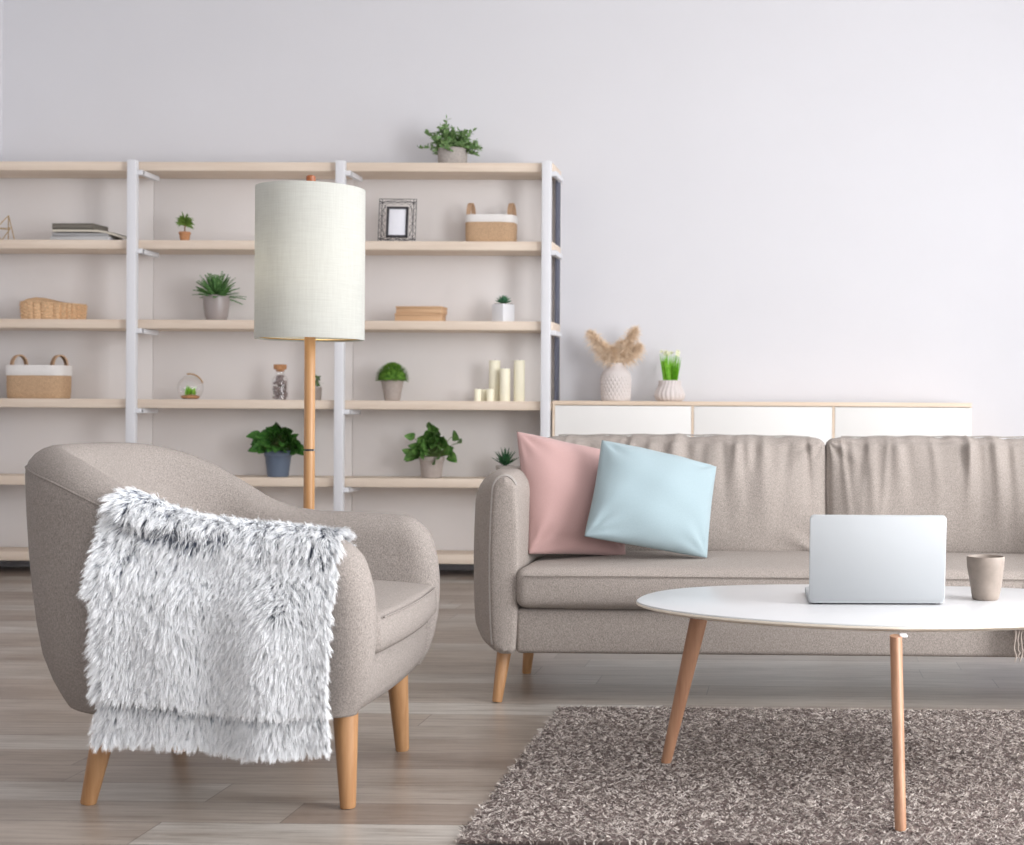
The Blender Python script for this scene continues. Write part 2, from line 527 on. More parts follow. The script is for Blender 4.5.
g = G()                                   # wall behind the photographer with one wide window opening
for x0, x1, z0, z1 in ((XL, XR, 0, 0.5), (XL, XR, 3.0, ZC), (XL, 0.4, 0.5, 3.0), (2.8, XR, 0.5, 3.0)):
    g.span(x0, x1, YB-0.1, YB, z0, z1, 0)
struct(g.build('wall_front', M['wall_shade'], smooth=False))

# ------------------------------------------------------------ shelving unit
def SX(px): return at(px, 300, YS).x
POST = [SX(133), SX(340.7), SX(546.5)]
ZT = [at(540, y, YS).z for y in (162.5, 241.3, 321.3, 401.4, 479.5, 556)]   # tops of the boards
BT, SD = 0.046, 0.27
XE = at(556, 300, YS+0.2).x
XEND = POST[2]+0.028
shelving = thing('shelving_unit', 'tall open shelving of pale wood boards on white steel posts against the wall', 'shelf', ((XL+XEND)/2, YS+SD/2, 0))
bays = [(XL+0.004, POST[0]), (POST[0], POST[1]), (POST[1], POST[2])]
for bi, (x0, x1) in enumerate(bays):
    for z in ZT:
        G().span(x0+(0 if bi == 0 else 0.002), (x1-0.002 if bi < 2 else XEND), YS+0.012, YS+SD, z-BT, z, 0.003).build('shelf_board', M['shelf'], shelving, world=True)
    px0, px1 = [(x0-0.003, at(153, 300, YS+SD).x-0.001), (at(153, 300, YS+SD).x+0.001, at(353, 300, YS+SD).x-0.001), (at(353, 300, YS+SD).x+0.001, XEND)][bi]
    G().span(px0, px1, YS+SD+0.002, YS+SD+0.016, ZT[5]-BT, ZT[0], 0.002).build('back_panel', M['panel'], shelving, world=True)
for pi_, x in enumerate(POST):
    G().span(x-0.0235, x+0.0235, YS-0.028, YS+0.011, 0, ZT[0]+0.004, 0.004).build('post', M['white'], shelving, world=True)
    for z in (ZT if pi_ < 2 else ZT[:3]):
        g = G()
        xx = x+0.040
        g.span(xx-0.012, xx+0.012, YS-0.005, YS+0.19, z-BT-0.026, z-BT-0.001, 0.002)
        g.span(x+0.020, xx+0.012, YS-0.020, YS+0.010, z-BT-0.026, z-BT-0.001, 0.002)
        g.build('bracket', M['white'], shelving, world=True)
for za, zb in zip(ZT[1:], ZT[:-1]):
    G().span(XEND-0.014, XEND-0.001, YS+0.17, YS+SD, za+0.001, zb-BT-0.001, 0.002).build('side_panel', M['slate'], shelving, world=True, label='dark slate end panel')

# ------------------------------------------------------------ sideboard
sx0, sx1 = SX(553), SX(972.5)
sz1 = at(760, 401.8, YS).z
SBY = YS-0.0
sideboard = thing('sideboard', 'long low white sideboard with pale wood edges behind the sofa', 'sideboard', ((sx0+sx1)/2, SBY+0.155, 0))
g = G()
TH = 0.022
g.span(sx0, sx1, SBY, SBY+0.31, sz1-TH, sz1, 0.002)
g.build('top_board', M['board_edge'], sideboard, world=True)
g = G()
dv = [sx0+0.006, at(692.5, 420, YS).x, at(833.5, 420, YS).x, sx1-0.004]
for x in dv: g.span(x-0.006, x+0.006 if x != dv[3] else x+0.004, SBY+0.002, SBY+0.31, 0.12, sz1-TH, 0.001)
g.span(sx0, sx1, SBY+0.01, SBY+0.31, 0.10, 0.12, 0.001)
g.span(sx0+0.01, sx1-0.01, SBY+0.295, SBY+0.308, 0.12, sz1-TH, 0.001)
g.build('carcass', M['board_edge'], sideboard, world=True)
for a, b in zip(dv[:-1], dv[1:]):
    G().span(a+0.0075, b-0.0075 if b != dv[3] else b+0.003, SBY+0.002-0.004, SBY+0.016, 0.125, sz1-TH-0.003, 0.0015).build('door', M['board'], sideboard, world=True)
for x in (sx0+0.12, sx1-0.12):
    for y in (SBY+0.06, SBY+0.26):
        G().lathe([(0.014, 0), (0.020, 0.10)], 16, (x, y, 0)).build('leg', M['board_edge'], sideboard, world=True)

# ------------------------------------------------------------ sofa
SXI, SYF = -0.787, 4.15                   # inner face of the near arm, front of the base
SCX = at(826.5, 500, 4.62).x              # joint of the two back cushions = centre line
sofa = thing('sofa', 'long taupe fabric sofa with two loose back cushions on oak legs', 'sofa', (SCX, SYF+0.42, 0))
SR = 2*SCX-SXI                            # inner face of the other arm
ZB = at(520, 654.5, SYF).z
ZA = at(512, 476, SYF).z
def arm_sections(mirror):
    """rounded slab, lofted front to back; the outer face swells outwards behind the piped front edge"""
    ys = [0.0, 0.004, 0.012, 0.04, 0.10, 0.18, 0.28, 0.42, 0.58, 0.72, 0.80, 0.835, 0.85]
    xo = [0.055, 0.061, 0.063, 0.086, 0.120, 0.147, 0.166, 0.174, 0.172, 0.154, 0.144, 0.134, 0.116]
    zt = [-0.010, -0.003, 0.0, 0.004, 0.008, 0.010, 0.012, 0.012, 0.010, 0.006, 0.0, -0.006, -0.02]
    P = []
    for k, (y, w, dz) in enumerate(zip(ys, xo, zt)):
        inset = 0.010 if k == 0 else 0.003 if k == 1 else 0.0
        x0, x1, z0, z1 = -w, -inset*0.6, ZB+inset, ZA+dz
        ring = []
        rad = [min(0.030+0.75*max(0, w-0.054), w*0.45), min(0.05, w*0.48), min(0.055+0.5*max(0, w-0.054), w*0.5), 0.012]
        # corners: bottom-outer, (going up) top-outer, top-inner, bottom-inner
        for cxs, czs, r, a0 in ((x0, z0, rad[0], PI), (x0, z1, rad[2], PI/2), (x1, z1, rad[1], 0), (x1, z0, rad[3], -PI/2)):
            rr = r
            ccx = cxs+rr if cxs == x0 else cxs-rr
            ccz = czs+rr*1.25 if czs == z0 else czs-rr*1.25
            ar = np.linspace(0, PI/2, 7)
            seq = {0: lambda t: 0, }
            pts = []
            for t in ar:
                if cxs == x0 and czs == z0: an = 1.5*PI-t
                elif cxs == x0: an = PI-t
                elif czs == z1: an = PI/2-t
                else: an = -t
                pts.append((ccx+rr*math.cos(an), ccz+1.25*rr*math.sin(an)))
            ring += pts
        # soft swell of the inner and outer faces
        out = []
        for x, z in ring: out.append(((SXI+x) if not mirror else (SR-x), SYF+y, z))
        P.append(out)
    P = np.array(P)
    # subdivide long sides so that the faces can swell
    return P
def weld(o, d=0.0004):
    bm = bmesh.new(); bm.from_mesh(o.data)
    bmesh.ops.remove_doubles(bm, verts=bm.verts, dist=d)
    bmesh.ops.recalc_face_normals(bm, faces=bm.faces)
    bm.to_mesh(o.data); bm.free()
    return o
def build_arm(mirror):
    P = arm_sections(mirror)
    m, n, _ = P.shape
    Q = []
    for i in range(m):
        ring = []
        for j in range(n):
            a, b = P[i, j], P[i, (j+1) % n]
            L = np.linalg.norm(b-a)
            k = max(1, 8 if (j % 7 == 6) else 1)
            for t in range(k): ring.append(a+(b-a)*t/k)
        Q.append(ring)
    Q = np.array(Q)
    zc = (Q[:, :, 2]-ZB)/(ZA-ZB)
    sw = 0.012*np.clip(4*zc*(1-zc), 0, 1)
    inner = (Q[:, :, 0] > SXI-0.01) if not mirror else (Q[:, :, 0] < SR+0.01)
    sg = 1 if not mirror else -1
    Q[:, :, 0] += sg*np.where(inner, 0.010, -0.010)*np.clip(4*zc*(1-zc), 0, 1)
    g = G()
    g.grid(Q, cv=True, flip=not mirror)
    for src, dy in ((Q[0], -0.004), (Q[-1], 0.004)):
        xm = (src[:, 0].min()+src[:, 0].max())/2
        caps = []
        for f in (1.0, 0.72, 0.4, 0.12):
            c_ = src.copy(); c_[:, 0] = xm+(c_[:, 0]-xm)*f; c_[:, 1] += dy*(1-f*f)
            caps.append(c_)
        g.grid(np.array(caps), cv=True, flip=mirror)
        n_ = len(src); half = n_//2
        last = caps[-1]
        order = [k for k in range(n_)]
        g.f.extend([(g.n-n_+k, g.n-n_+(k+1) % n_, g.n-n_+(n_-2-k) % n_, g.n-n_+(n_-1-k) % n_) for k in range(half-1)])
    arm = weld(g.build('armrest', M['sofa'], sofa, world=True, ang=50), 0.0003)
    # piping along the front edge: up the outer side and over the top
    path = [(p[0], p[1]-0.003, p[2]+0.001) for p in Q[2][5:34]]
    G().tube(path, 0.0046, 6).build('piping', M['piping'], arm, world=True)
build_arm(False); build_arm(True)
# base frame
ZS0 = at(640, 608.5, SYF).z
G().span(SXI+0.001, SR-0.001, SYF+0.014, SYF+0.80, ZB, ZS0-0.004, 0.014, 3).build('base', M['sofa'], sofa, world=True)
# back frame behind the cushions
G().span(SXI+0.002, SR-0.002, SYF+0.70, SYF+0.84, ZS0, 0.70, 0.03, 4).build('back_frame', M['sofa'], sofa, world=True)

def cushion(x0, x1, y0, y1, z0, z1, r, crown=(0.0, 0.0, 0.0), nx=60, ny=24, nz=16, lean=0.0, disp=None):
    """stuffed block cushion: rounded box whose faces swell; lean shifts y with height"""
    c = np.array([(x0+x1)/2, (y0+y1)/2, (z0+z1)/2]); h = np.array([(x1-x0)/2, (y1-y0)/2, (z1-z0)/2])
    g = G()
    def face(ax, sg, na, nb):
        a, b = [(1, 2), (2, 0), (0, 1)][ax]
        U = np.linspace(-1, 1, na); W = np.linspace(-1, 1, nb)
        # denser near the edges
        U = np.sin(U*PI/2)*0.55+U*0.45; W = np.sin(W*PI/2)*0.55+W*0.45
        P = np.zeros((na, nb, 3))
        P[:, :, ax] = sg
        P[:, :, a] = U[:, None]; P[:, :, b] = W[None, :]
        return P, sg
    for ax, na, nb in ((0, ny, nz), (1, nz, nx), (2, nx, ny)):
        for sg in (-1, 1):
            P, s_ = face(ax, sg, na, nb)
            X = P*h
            core = np.clip(X, -(h-r), h-r)
            d = X-core
            L = np.linalg.norm(d, axis=2, keepdims=True)
            nrm = d/np.maximum(L, 1e-9)
            X = core+nrm*r
            u = P
            # swelling of the faces
            f = [(1-u[:, :, 1]**2)*(1-u[:, :, 2]**2), (1-u[:, :, 0]**4)*(1-u[:, :, 2]**2), (1-u[:, :, 0]**4)*(1-u[:, :, 1]**2)]
            for k in range(3): X[:, :, k] += np.sign(u[:, :, k])*np.abs(u[:, :, k])**3*crown[k]*f[k]
            if disp is not None: X = disp(X, u, nrm)
            X[:, :, 1] += lean*(X[:, :, 2]+h[2])
            g.grid(X+c, flip=(sg < 0))
    return g
# seat cushion
ZS1 = 0.408
sc_ = weld(cushion(SXI+0.004, SR-0.004, SYF-0.022, SYF+0.62, ZS0-0.002, ZS1-0.010, 0.030, (0.004, 0.012, 0.012), 90, 24, 12).build('seat_cushion', M['sofa'], sofa, world=True, ang=180))
pz = ZS1-0.030
G().tube([(SXI+0.03, SYF-0.030, pz), (SXI+0.2, SYF-0.0325, pz+0.001), (SCX, SYF-0.0335, pz+0.001), (SR-0.2, SYF-0.0325, pz+0.001), (SR-0.03, SYF-0.030, pz)], 0.0025, 6).build('piping', M['sofa'], sc_, world=True)
# two loose back cushions with gathers running down from the top seam
def gathers(seed, n, w):
    r_ = np.random.default_rng(seed)
    xs = np.sort(r_.uniform(-0.95, 0.95, n)); am = r_.uniform(0.3, 1.0, n)*r_.choice([1, 1, -0.8], n); ln = r_.uniform(0.18, 0.75, n); wd = r_.uniform(0.016, 0.04, n); sl = r_.uniform(-0.10, 0.10, n)
    fx = r_.uniform(0, 10, 6)
    def f(X, u, nrm):
        x, z = u[:, :, 0], u[:, :, 2]
        t = (1-z)/2                       # 0 at the top seam
        d = np.zeros_like(x)
        for k in range(n):
            d += am[k]*np.exp(-((x-xs[k]-sl[k]*t)/(wd[k]*(1+1.3*t)))**2)*np.exp(-(t/ln[k])**2)*np.clip(t*16, 0.35, 1)
        d *= 0.0175
        # soft overall undulation + corner pulls
        d += 0.006*np.sin(x*5+fx[0]+z*1.3)*np.sin(z*3+fx[1])+0.003*np.sin(x*11+fx[2]-z*3)
        for cx_, cz_ in ((-1, 1), (1, 1), (-1, -1), (1, -1)):
            rr = np.hypot((x-cx_)*w/0.6, (z-cz_)*0.5)
            an = np.arctan2(z-cz_, (x-cx_)*2)
            d += 0.005*np.sin(an*9+fx[3])*np.exp(-(rr/0.28)**2)*np.clip(rr*8, 0, 1)
        front = np.clip(-u[:, :, 1], 0, 1)**2
        X = X.copy()
        X[:, :, 1] -= d*front
        top = np.clip(u[:, :, 2], 0, 1)**4
        X[:, :, 2] += (0.5*d+0.0022*np.sin(x*23+fx[4])+0.0016*np.sin(x*41+fx[5]))*top*(1-0.5*np.abs(x))
        return X
    return f
ZBT = at(700, 438, 4.80).z
for k, (x0, x1) in enumerate(((SXI-0.035, SCX-0.002), (SCX+0.002, SR+0.005))):
    o = weld(cushion(x0, x1, SYF+0.475, SYF+0.66, ZS1-0.022, ZBT, 0.027, (0.006, 0.056, 0.008), 170, 20, 70, 0.30, gathers(3+k*8, 30, 0.45)).build('back_cushion', M['sofa'], sofa, world=True, ang=180), 0.0002)
    yy = SYF+0.475+0.10+0.30*(ZBT-ZS1+0.02)
    G().tube([(x0+0.05+(x1-x0-0.1)*t, yy, ZBT+0.006+0.004*math.sin(t*PI)+0.0012*math.sin(t*43+k)) for t in np.linspace(0, 1, 40)], 0.0028, 6).build('piping', M['piping'], o, world=True)
# legs
def splay_leg(top, foot, rt, rb, n=20):
    return G().tube([Vector(foot)+(Vector(top)-Vector(foot))*t for t in (0, 0.02, 0.5, 1)], [rb*0.9, rb, (rt+rb)/2, rt], n)
lf = onz(497, 702)
for sx in (0, 1):
    for yf, yt in ((lf.y, lf.y+0.03), (lf.y+0.474, lf.y+0.46)):
        X = lf.x if sx == 0 else 2*SCX-lf.x
        dx = 0.016 if sx == 0 else -0.016
        splay_leg((X+dx, yt, ZB+0.006), (X, yf, 0.0), 0.0215, 0.0145).build('leg', M['oak'], sofa, world=True)

# ------------------------------------------------------------ throw pillows
def pillow(name, label, corners, th, mat, seed, n=44):
    """corners BL, BR, TR, TL in world space"""
    BL, BR, TR, TL = [np.array(c) for c in corners]
    r_ = np.random.default_rng(seed)
    ph = r_.uniform(0, 6.28, 8)
    U = np.sin(np.linspace(-1, 1, n)*PI/2)*0.5+np.linspace(-1, 1, n)*0.5
    u, v = np.meshgrid(U, U, indexing='ij')
    a, b = (u+1)/2, (v+1)/2
    # edges pull in between the corners
    pull = 0.04
    uu = u*(1-pull*(1-v**2)**1.0*np.abs(u)**2)
    vv = v*(1-pull*(1-u**2)**1.0*np.abs(v)**2)
    blunt = 1-0.018*(np.abs(u)**6)*(np.abs(v)**6)
    uu, vv = uu*blunt, vv*blunt
    a2, b2 = ((uu+1)/2)[..., None], ((vv+1)/2)[..., None]
    C = BL*(1-a2)*(1-b2)+BR*a2*(1-b2)+TR*a2*b2+TL*(1-a2)*b2
    nrm = np.cross(BR-BL+TR-TL, TL-BL+TR-BR); nrm /= np.linalg.norm(nrm)
    puff = th*(np.clip(1-u**2, 0, 1)**0.52*np.clip(1-v**2, 0, 1)**0.52)
    wr = 0.0
    for k, (cx_, cz_) in enumerate(((-1, -1), (1, -1), (1, 1), (-1, 1))):
        rr = np.hypot(u-cx_, v-cz_); an = np.arctan2(v-cz_, u-cx_)
        wr = wr+0.006*np.sin(an*10+ph[k])*np.exp(-(rr/0.5)**2)*np.clip(rr*4, 0, 1)
    wr = wr+0.0035*np.sin(u*6+v*3+ph[4])*np.sin(v*5-u*2+ph[5])
    edge = np.clip((1-u**2)*(1-v**2)*8, 0, 1)
    g = G()
    g.grid(C+nrm*((puff+wr*edge)[..., None]))
    g.grid(C-nrm*((puff*0.8+0.3*wr*edge)[..., None]), flip=True)
    o = weld(g.build(name, mat, ang=180), 0.0005)
    return tag(o, label, 'pillow')
pillow('throw_pillow', 'blush pink pillow leaning in the corner against the sofa arm', (at(528, 555, 4.30), at(627, 557.5, 4.47), at(614, 452, 4.62), at(515.5, 430, 4.46)), 0.085, M['pink'], 1)
pillow('throw_pillow', 'pale blue pillow propped in front of the pink one on the sofa', (at(583, 537, 4.235), at(708, 559, 4.34), at(717.5, 466, 4.555), at(601, 439, 4.43)), 0.085, M['blue'], 2)

# ------------------------------------------------------------ armchair
CHX, CHY, CHR = -1.224, 3.325, 0.035
chair = thing('armchair', 'taupe tub armchair on four oak legs facing right with fur throw on its arm', 'armchair', (CHX, CHY, 0), CHR)
HW, XBK, XFR, ZCB = 0.375, -0.432, 0.318, 0.205
def rim_h(x):
    """height of the rim along the side, by local x"""
    return float(np.interp(x, [-0.50, -0.40, -0.33, -0.27, -0.21, -0.15, -0.08, -0.02, 0.05, 0.2, 0.34], [0.775, 0.772, 0.760, 0.738, 0.705, 0.668, 0.625, 0.602, 0.592, 0.588, 0.580]))
def u_path(n):
    """centre line of the shell in plan, near front -> back -> far front, rounded back corners"""
    hw, xb, xf, rc = HW-0.055, XBK+0.065, XFR-0.03, 0.225
    pts = []
    L1 = xf-(xb+rc); Lc = rc*PI/2; L2 = 2*(hw-rc)
    tot = 2*L1+2*Lc+L2
    for k in range(n):
        s_ = tot*k/(n-1)
        if s_ <= L1: p, nm = (xf-s_, -hw), (0, -1)
        elif s_ <= L1+Lc:
            a = (s_-L1)/rc; p = (xb+rc-rc*math.sin(a), -hw+rc-rc*math.cos(a)); nm = (-math.sin(a), -math.cos(a))
        elif s_ <= L1+Lc+L2: p, nm = (xb, -(hw-rc)+(s_-L1-Lc)), (-1, 0)
        elif s_ <= L1+2*Lc+L2:
            a = (s_-L1-Lc-L2)/rc; p = (xb+rc-rc*math.cos(a), hw-rc+rc*math.sin(a)); nm = (-math.cos(a), math.sin(a))
        else: p, nm = (xb+rc+(s_-L1-2*Lc-L2), hw), (0, 1)
        pts.append((p, nm, s_/tot))
    return pts
NP = 90
path = u_path(NP)
loop = []                                  # (centre, normal, side) round the wall: outer, far cap, inner, near cap
for p, nm, s_ in path: loop.append((p, nm, 1.0, 0.0))
for a in np.linspace(0, PI, 9)[1:-1]: loop.append((path[-1][0], path[-1][1], math.cos(a), math.sin(a)))
for p, nm, s_ in path[::-1]: loop.append((p, nm, -1.0, 0.0))
for a in np.linspace(PI, 0, 9)[1:-1]: loop.append((path[0][0], path[0][1], math.cos(a), math.sin(a)))
VL = [0, 0.012, 0.04, 0.10, 0.2, 0.32, 0.45, 0.58, 0.70, 0.78, 0.84, 0.88, 0.915, 0.945, 0.97, 0.988, 0.997, 1.0]
P = np.zeros((len(VL), len(loop), 3))
for i, v in enumerate(VL):
    for j, (p, nm, sd, fw) in enumerate(loop):
        hh = rim_h(p[0])
        z = ZCB+v*(hh-ZCB)
        back = float(ss(-0.05, -0.40, p[0]))
        half = 0.052+0.012*back
        zr = hh-z                          # distance below the rim
        R_ = 0.060+(0.13*back if sd < 0 else 0.0)
        sc_r = math.sqrt(max(0, 1-((R_-zr)/R_)**2)) if zr < R_ else 1.0
        bot = max(0, 1-(z-ZCB)/0.16)
        flare_b = -(0.020+0.016*back)*bot**2.2 if sd > 0 else -0.02*bot
        # outer skin swells at mid height, back leans out
        lean = 0.030*back*(z-0.5)/0.3
        low = float(ss(0.46, 0.22, z))
        infl = (0.012*math.sin(PI*min(1, v))*(1 if sd > 0 else 0)) - (0.012*low*(1-back) if sd > 0 else 0)
        off = sd*half*sc_r + lean + (flare_b if sd > 0 else 0) + infl*abs(sd)*sc_r
        if sd < 0: off = sd*(half+0.035*back*float(ss(0.75, 0.40, z)))*sc_r+lean
        x = p[0]+nm[0]*off
        y = p[1]+nm[1]*off
        # front end: rounded in plan, bulging forward below the arm top
        fx = float(ss(0.05, XFR-0.03, p[0]))
        fwd = float(np.interp(z, [0.205, 0.24, 0.30, 0.40, 0.48, 0.54, 0.60], [-0.030, -0.010, 0.008, 0.016, 0.008, -0.012, -0.045]))
        x += fx*fwd + fw*half*sc_r*0.95
        P[i, j] = (x, y, z)
g = G()
g.grid(P, cv=True, flip=True)
nl = len(loop)
g.f.append(tuple(range(nl)))
shell = weld(g.build('tub_shell', M['chair'], chair, ang=180), 0.0003)
# welt along the outer edge of the rim
def shell_pt(frac, drop):
    (p, nm, s_) = path[int(round(frac*(NP-1)))]
    j = int(round(frac*(NP-1)))
    col = P[:, j]
    zt = col[-1, 2]-drop
    k = int(np.searchsorted(col[:, 2], zt))
    k = min(max(k, 1), len(VL)-1)
    t = (zt-col[k-1, 2])/max(1e-6, col[k, 2]-col[k-1, 2])
    q = col[k-1]+(col[k]-col[k-1])*t
    return Vector(q)+Vector((nm[0], nm[1], 0.3))*0.0008
G().tube([shell_pt(f, 0.045) for f in np.linspace(0.02, 0.98, 84)], 0.0022, 6).build('piping', M['chair'], shell)
# base under the seat, front panel
def block(zs, outline, inset):
    g = G()
    Pn = np.array([[(x*(1)-(i_ if x > 0 else -i_), y*(1)-(i_ if y > 0 else -i_), z) for (x, y) in outline] for z, i_ in zip(zs, inset)])
    g.grid(Pn, cv=True, flip=True)
    n = len(outline)
    g.f.append(tuple(range(n))); e = (len(zs)-1)*n
    g.f.append(tuple(e+k for k in range(n))[::-1])
    return g
def front_outline(xf, hw, xb, bulge, n=24):
    o = [(xf+bulge*(1-(2*t-1)**2), -hw+2*hw*t) for t in np.linspace(0, 1, n)]
    return o+[(xb+0.14, hw), (xb+0.03, hw*0.8), (xb, hw*0.5), (xb, -hw*0.5), (xb+0.03, -hw*0.8), (xb+0.14, -hw)]
g = G()
zs = [0.205, 0.212, 0.235, 0.28, 0.325]
Pn = np.array([[(x-(0 if x < 0 else d), y*(1-0.06*(k == 0)), z) for x, y in front_outline(0.325, 0.300, -0.30, 0.012)] for k, (z, d) in enumerate(zip(zs, [0.030, 0.018, 0.006, 0.0, 0.004]))])
g.grid(Pn, cv=True); n_ = Pn.shape[1]
g.f.append(tuple(range(n_))[::-1]); g.f.append(tuple((len(zs)-1)*n_+k for k in range(n_)))
weld(g.build('base', M['chair'], chair, ang=60))
# seat cushion: boxed, bowed front edge, domed top
g = G()
levels = [(0.322, 0.030), (0.328, 0.012), (0.340, 0.002), (0.360, 0.0), (0.395, 0.003), (0.408, 0.010), (0.413, 0.020)]
ol = front_outline(0.352, 0.285, -0.36, 0.014, 26)
Pn = np.array([[(x-(d if x > 0 else -d), y*(1-d/0.285), z+0.004*(x > 0.2)*0) for x, y in ol] for z, d in levels])
g.grid(Pn, cv=True)
n_ = len(ol)
# domed top
cen = np.array([0.02, 0, 0.413])
rings = [Pn[-1]]
for t in (0.85, 0.65, 0.42, 0.2, 0.03):
    R2 = cen+(Pn[-1]-cen)*t
    R2[:, 2] = 0.413+0.034*(1-t**2.2)
    rings.append(R2)
g.grid(np.array(rings), cv=True)
g.f.append(tuple(range(n_))[::-1])
cu = weld(g.build('seat_cushion', M['chair'], chair, ang=180))
G().tube([(x-0.001, y, 0.404) for x, y in ol[1:25]], 0.0022, 6).build('piping', M['chair'], cu)
# legs
inv = (Matrix.Translation((CHX, CHY, 0)) @ Matrix.Rotation(CHR, 4, 'Z')).inverted()
for foot, top, rt in (((348, 808), (345, 717), 0.0275), ((88, 804), (96, 750), 0.0275), ((402.5, 750.5), (392, 690), 0.0275), ((178, 751), (186, 700), 0.0275)):
    f = inv @ onz(*foot)
    tx = f.x-0.012 if f.x > 0 else f.x+0.040
    ty = f.y*0.93
    splay_leg((tx, ty, 0.216), (f.x, f.y, 0), rt, 0.0165, 24).build('leg', M['oak'], chair)

# ------------------------------------------------------------ fur throw over the near arm
throw = thing('fur_throw', 'shaggy white and slate fur throw draped over the arm of the armchair', 'throw', (CHX, CHY, 0), CHR)
NS, NT = 60, 110
def throw_surface(s_, t):
    """s 0..1 along the arm (back -> front), t 0..1 from inside the arm over the rim down to the hem"""
    s_, t = np.asarray(s_, float), np.asarray(t, float)
    xl = np.interp(t, [0, 0.2, 0.27, 0.34, 0.545, 0.565, 0.8, 1.0], [-0.08, -0.125, -0.155, -0.180, -0.198, -0.182, -0.182, -0.198])
    xr = np.interp(t, [0, 0.2, 0.3, 0.5, 0.8, 1.0], [0.25, 0.276, 0.284, 0.278, 0.268, 0.264])
    x = xl+(xr-xl)*s_
    h = np.interp(x, [-0.27, -0.21, -0.15, -0.08, -0.02, 0.05, 0.2, 0.34], [0.738, 0.705, 0.668, 0.632, 0.612, 0.602, 0.592, 0.580])
    # section: inner side, over the rim, down the outside; arc lengths 0.12 / 0.15 / 0.46
    zo = np.interp(t, [0.30, 1.0], [0.0, 1.0])
    hem = 0.162+0.006*np.sin(s_*7)-0.012*s_+0.010*(1-s_)
    y_in, y_out = -0.262, -0.392
    a = np.clip((t-0.14)/(0.32-0.14), 0, 1)*PI
    yr = (y_in+y_out)/2+(y_in-y_out)/2*np.cos(a)
    zr = h-0.055+0.062*np.sin(a)**0.8
    z = np.where(t < 0.14, h-0.055-(0.14-t)*0.6, np.where(t > 0.32, (h-0.055)+(hem-(h-0.055))*(t-0.32)/0.68, zr))
    y = np.where(t < 0.14, y_in, np.where(t > 0.32, y_out-0.010*np.sin((t-0.32)/0.68*PI)+0.02*np.clip((t-0.6)/0.4, 0, 1), yr))
    # folds: gentle vertical waves of the hanging cloth
    hang = np.clip((t-0.32)/0.3, 0, 1)
    y = y-hang*(0.010*np.sin(s_*9+0.7)+0.006*np.sin(s_*17+2))
    # the cloth is folded: the layer above each parting line lies further out than the one below
    y = y-0.020*ss(C2(s_)+0.004, C2(s_)-0.012, t)*ss(0.34, 0.50, t)
    lip = ss(C1(s_)+0.003, C1(s_)-0.012, t)*ss(0.66, 0.46, s_)*ss(0.10, 0.22, t)
    y = y-0.012*lip
    z = z+0.004*lip
    return x, y, z
def C1(s_): return 0.322-0.085*s_+0.005*np.sin(s_*20)
def C2(s_): return 0.866-0.008*s_+0.003*np.sin(s_*17)
def crease(s_, t):
    """two dark parting lines: one under the rolled top edge, one above the hem fold"""
    c1 = np.exp(-((t-C1(s_)-0.008)/0.007)**2)*ss(0.68, 0.46, s_)*ss(0.04, 0.10, s_)
    c2 = np.exp(-((t-C2(s_)-0.012)/0.010)**2)*ss(0.0, 0.04, s_)*ss(1.0, 0.72, s_)
    c3 = np.exp(-((s_-(0.14+0.05*np.sin(t*9)))/0.02)**2)*ss(0.30, 0.33, t)*ss(0.48, 0.40, t)*0.8
    return np.clip(c1+c2+c3, 0, 1)
sg_, tg = np.meshgrid(np.linspace(0, 1, NS), np.linspace(0, 1, NT), indexing='ij')
X, Y, Z = throw_surface(sg_, tg)
cr = crease(sg_, tg)
Y = Y+0.012*cr*(tg > 0.3)
front = np.stack([X, Y, Z], -1)
g = G()
g.grid(front)
# second skin 1.2 cm behind gives the cloth its thickness
du = np.gradient(front, axis=0); dv_ = np.gradient(front, axis=1)
nrm = np.cross(du, dv_); nrm /= np.linalg.norm(nrm, axis=2, keepdims=True)
if nrm[NS//2, NT*3//4, 1] > 0: nrm = -nrm
back = front-nrm*0.010
g.grid(back, flip=True)
g.grid(np.stack([front[0], back[0]], 0)); g.grid(np.stack([front[-1], back[-1]], 0))
g.grid(np.stack([front[:, 0], back[:, 0]], 0)); g.grid(np.stack([front[:, -1], back[:, -1]], 0))
weld(g.build('backing', M['furskin'], throw, ang=180))
def smooth_noise(s_, t, seed, k=10):
    r_ = np.random.default_rng(seed)
    out = np.zeros_like(s_)
    for _ in range(k):
        fs, ft, ph, am = r_.uniform(-22, 22), r_.uniform(-26, 26), r_.uniform(0, 6.28), r_.uniform(0.4, 1)
        out += am*np.sin(fs*s_+ft*t+ph)
    return out/math.sqrt(k)
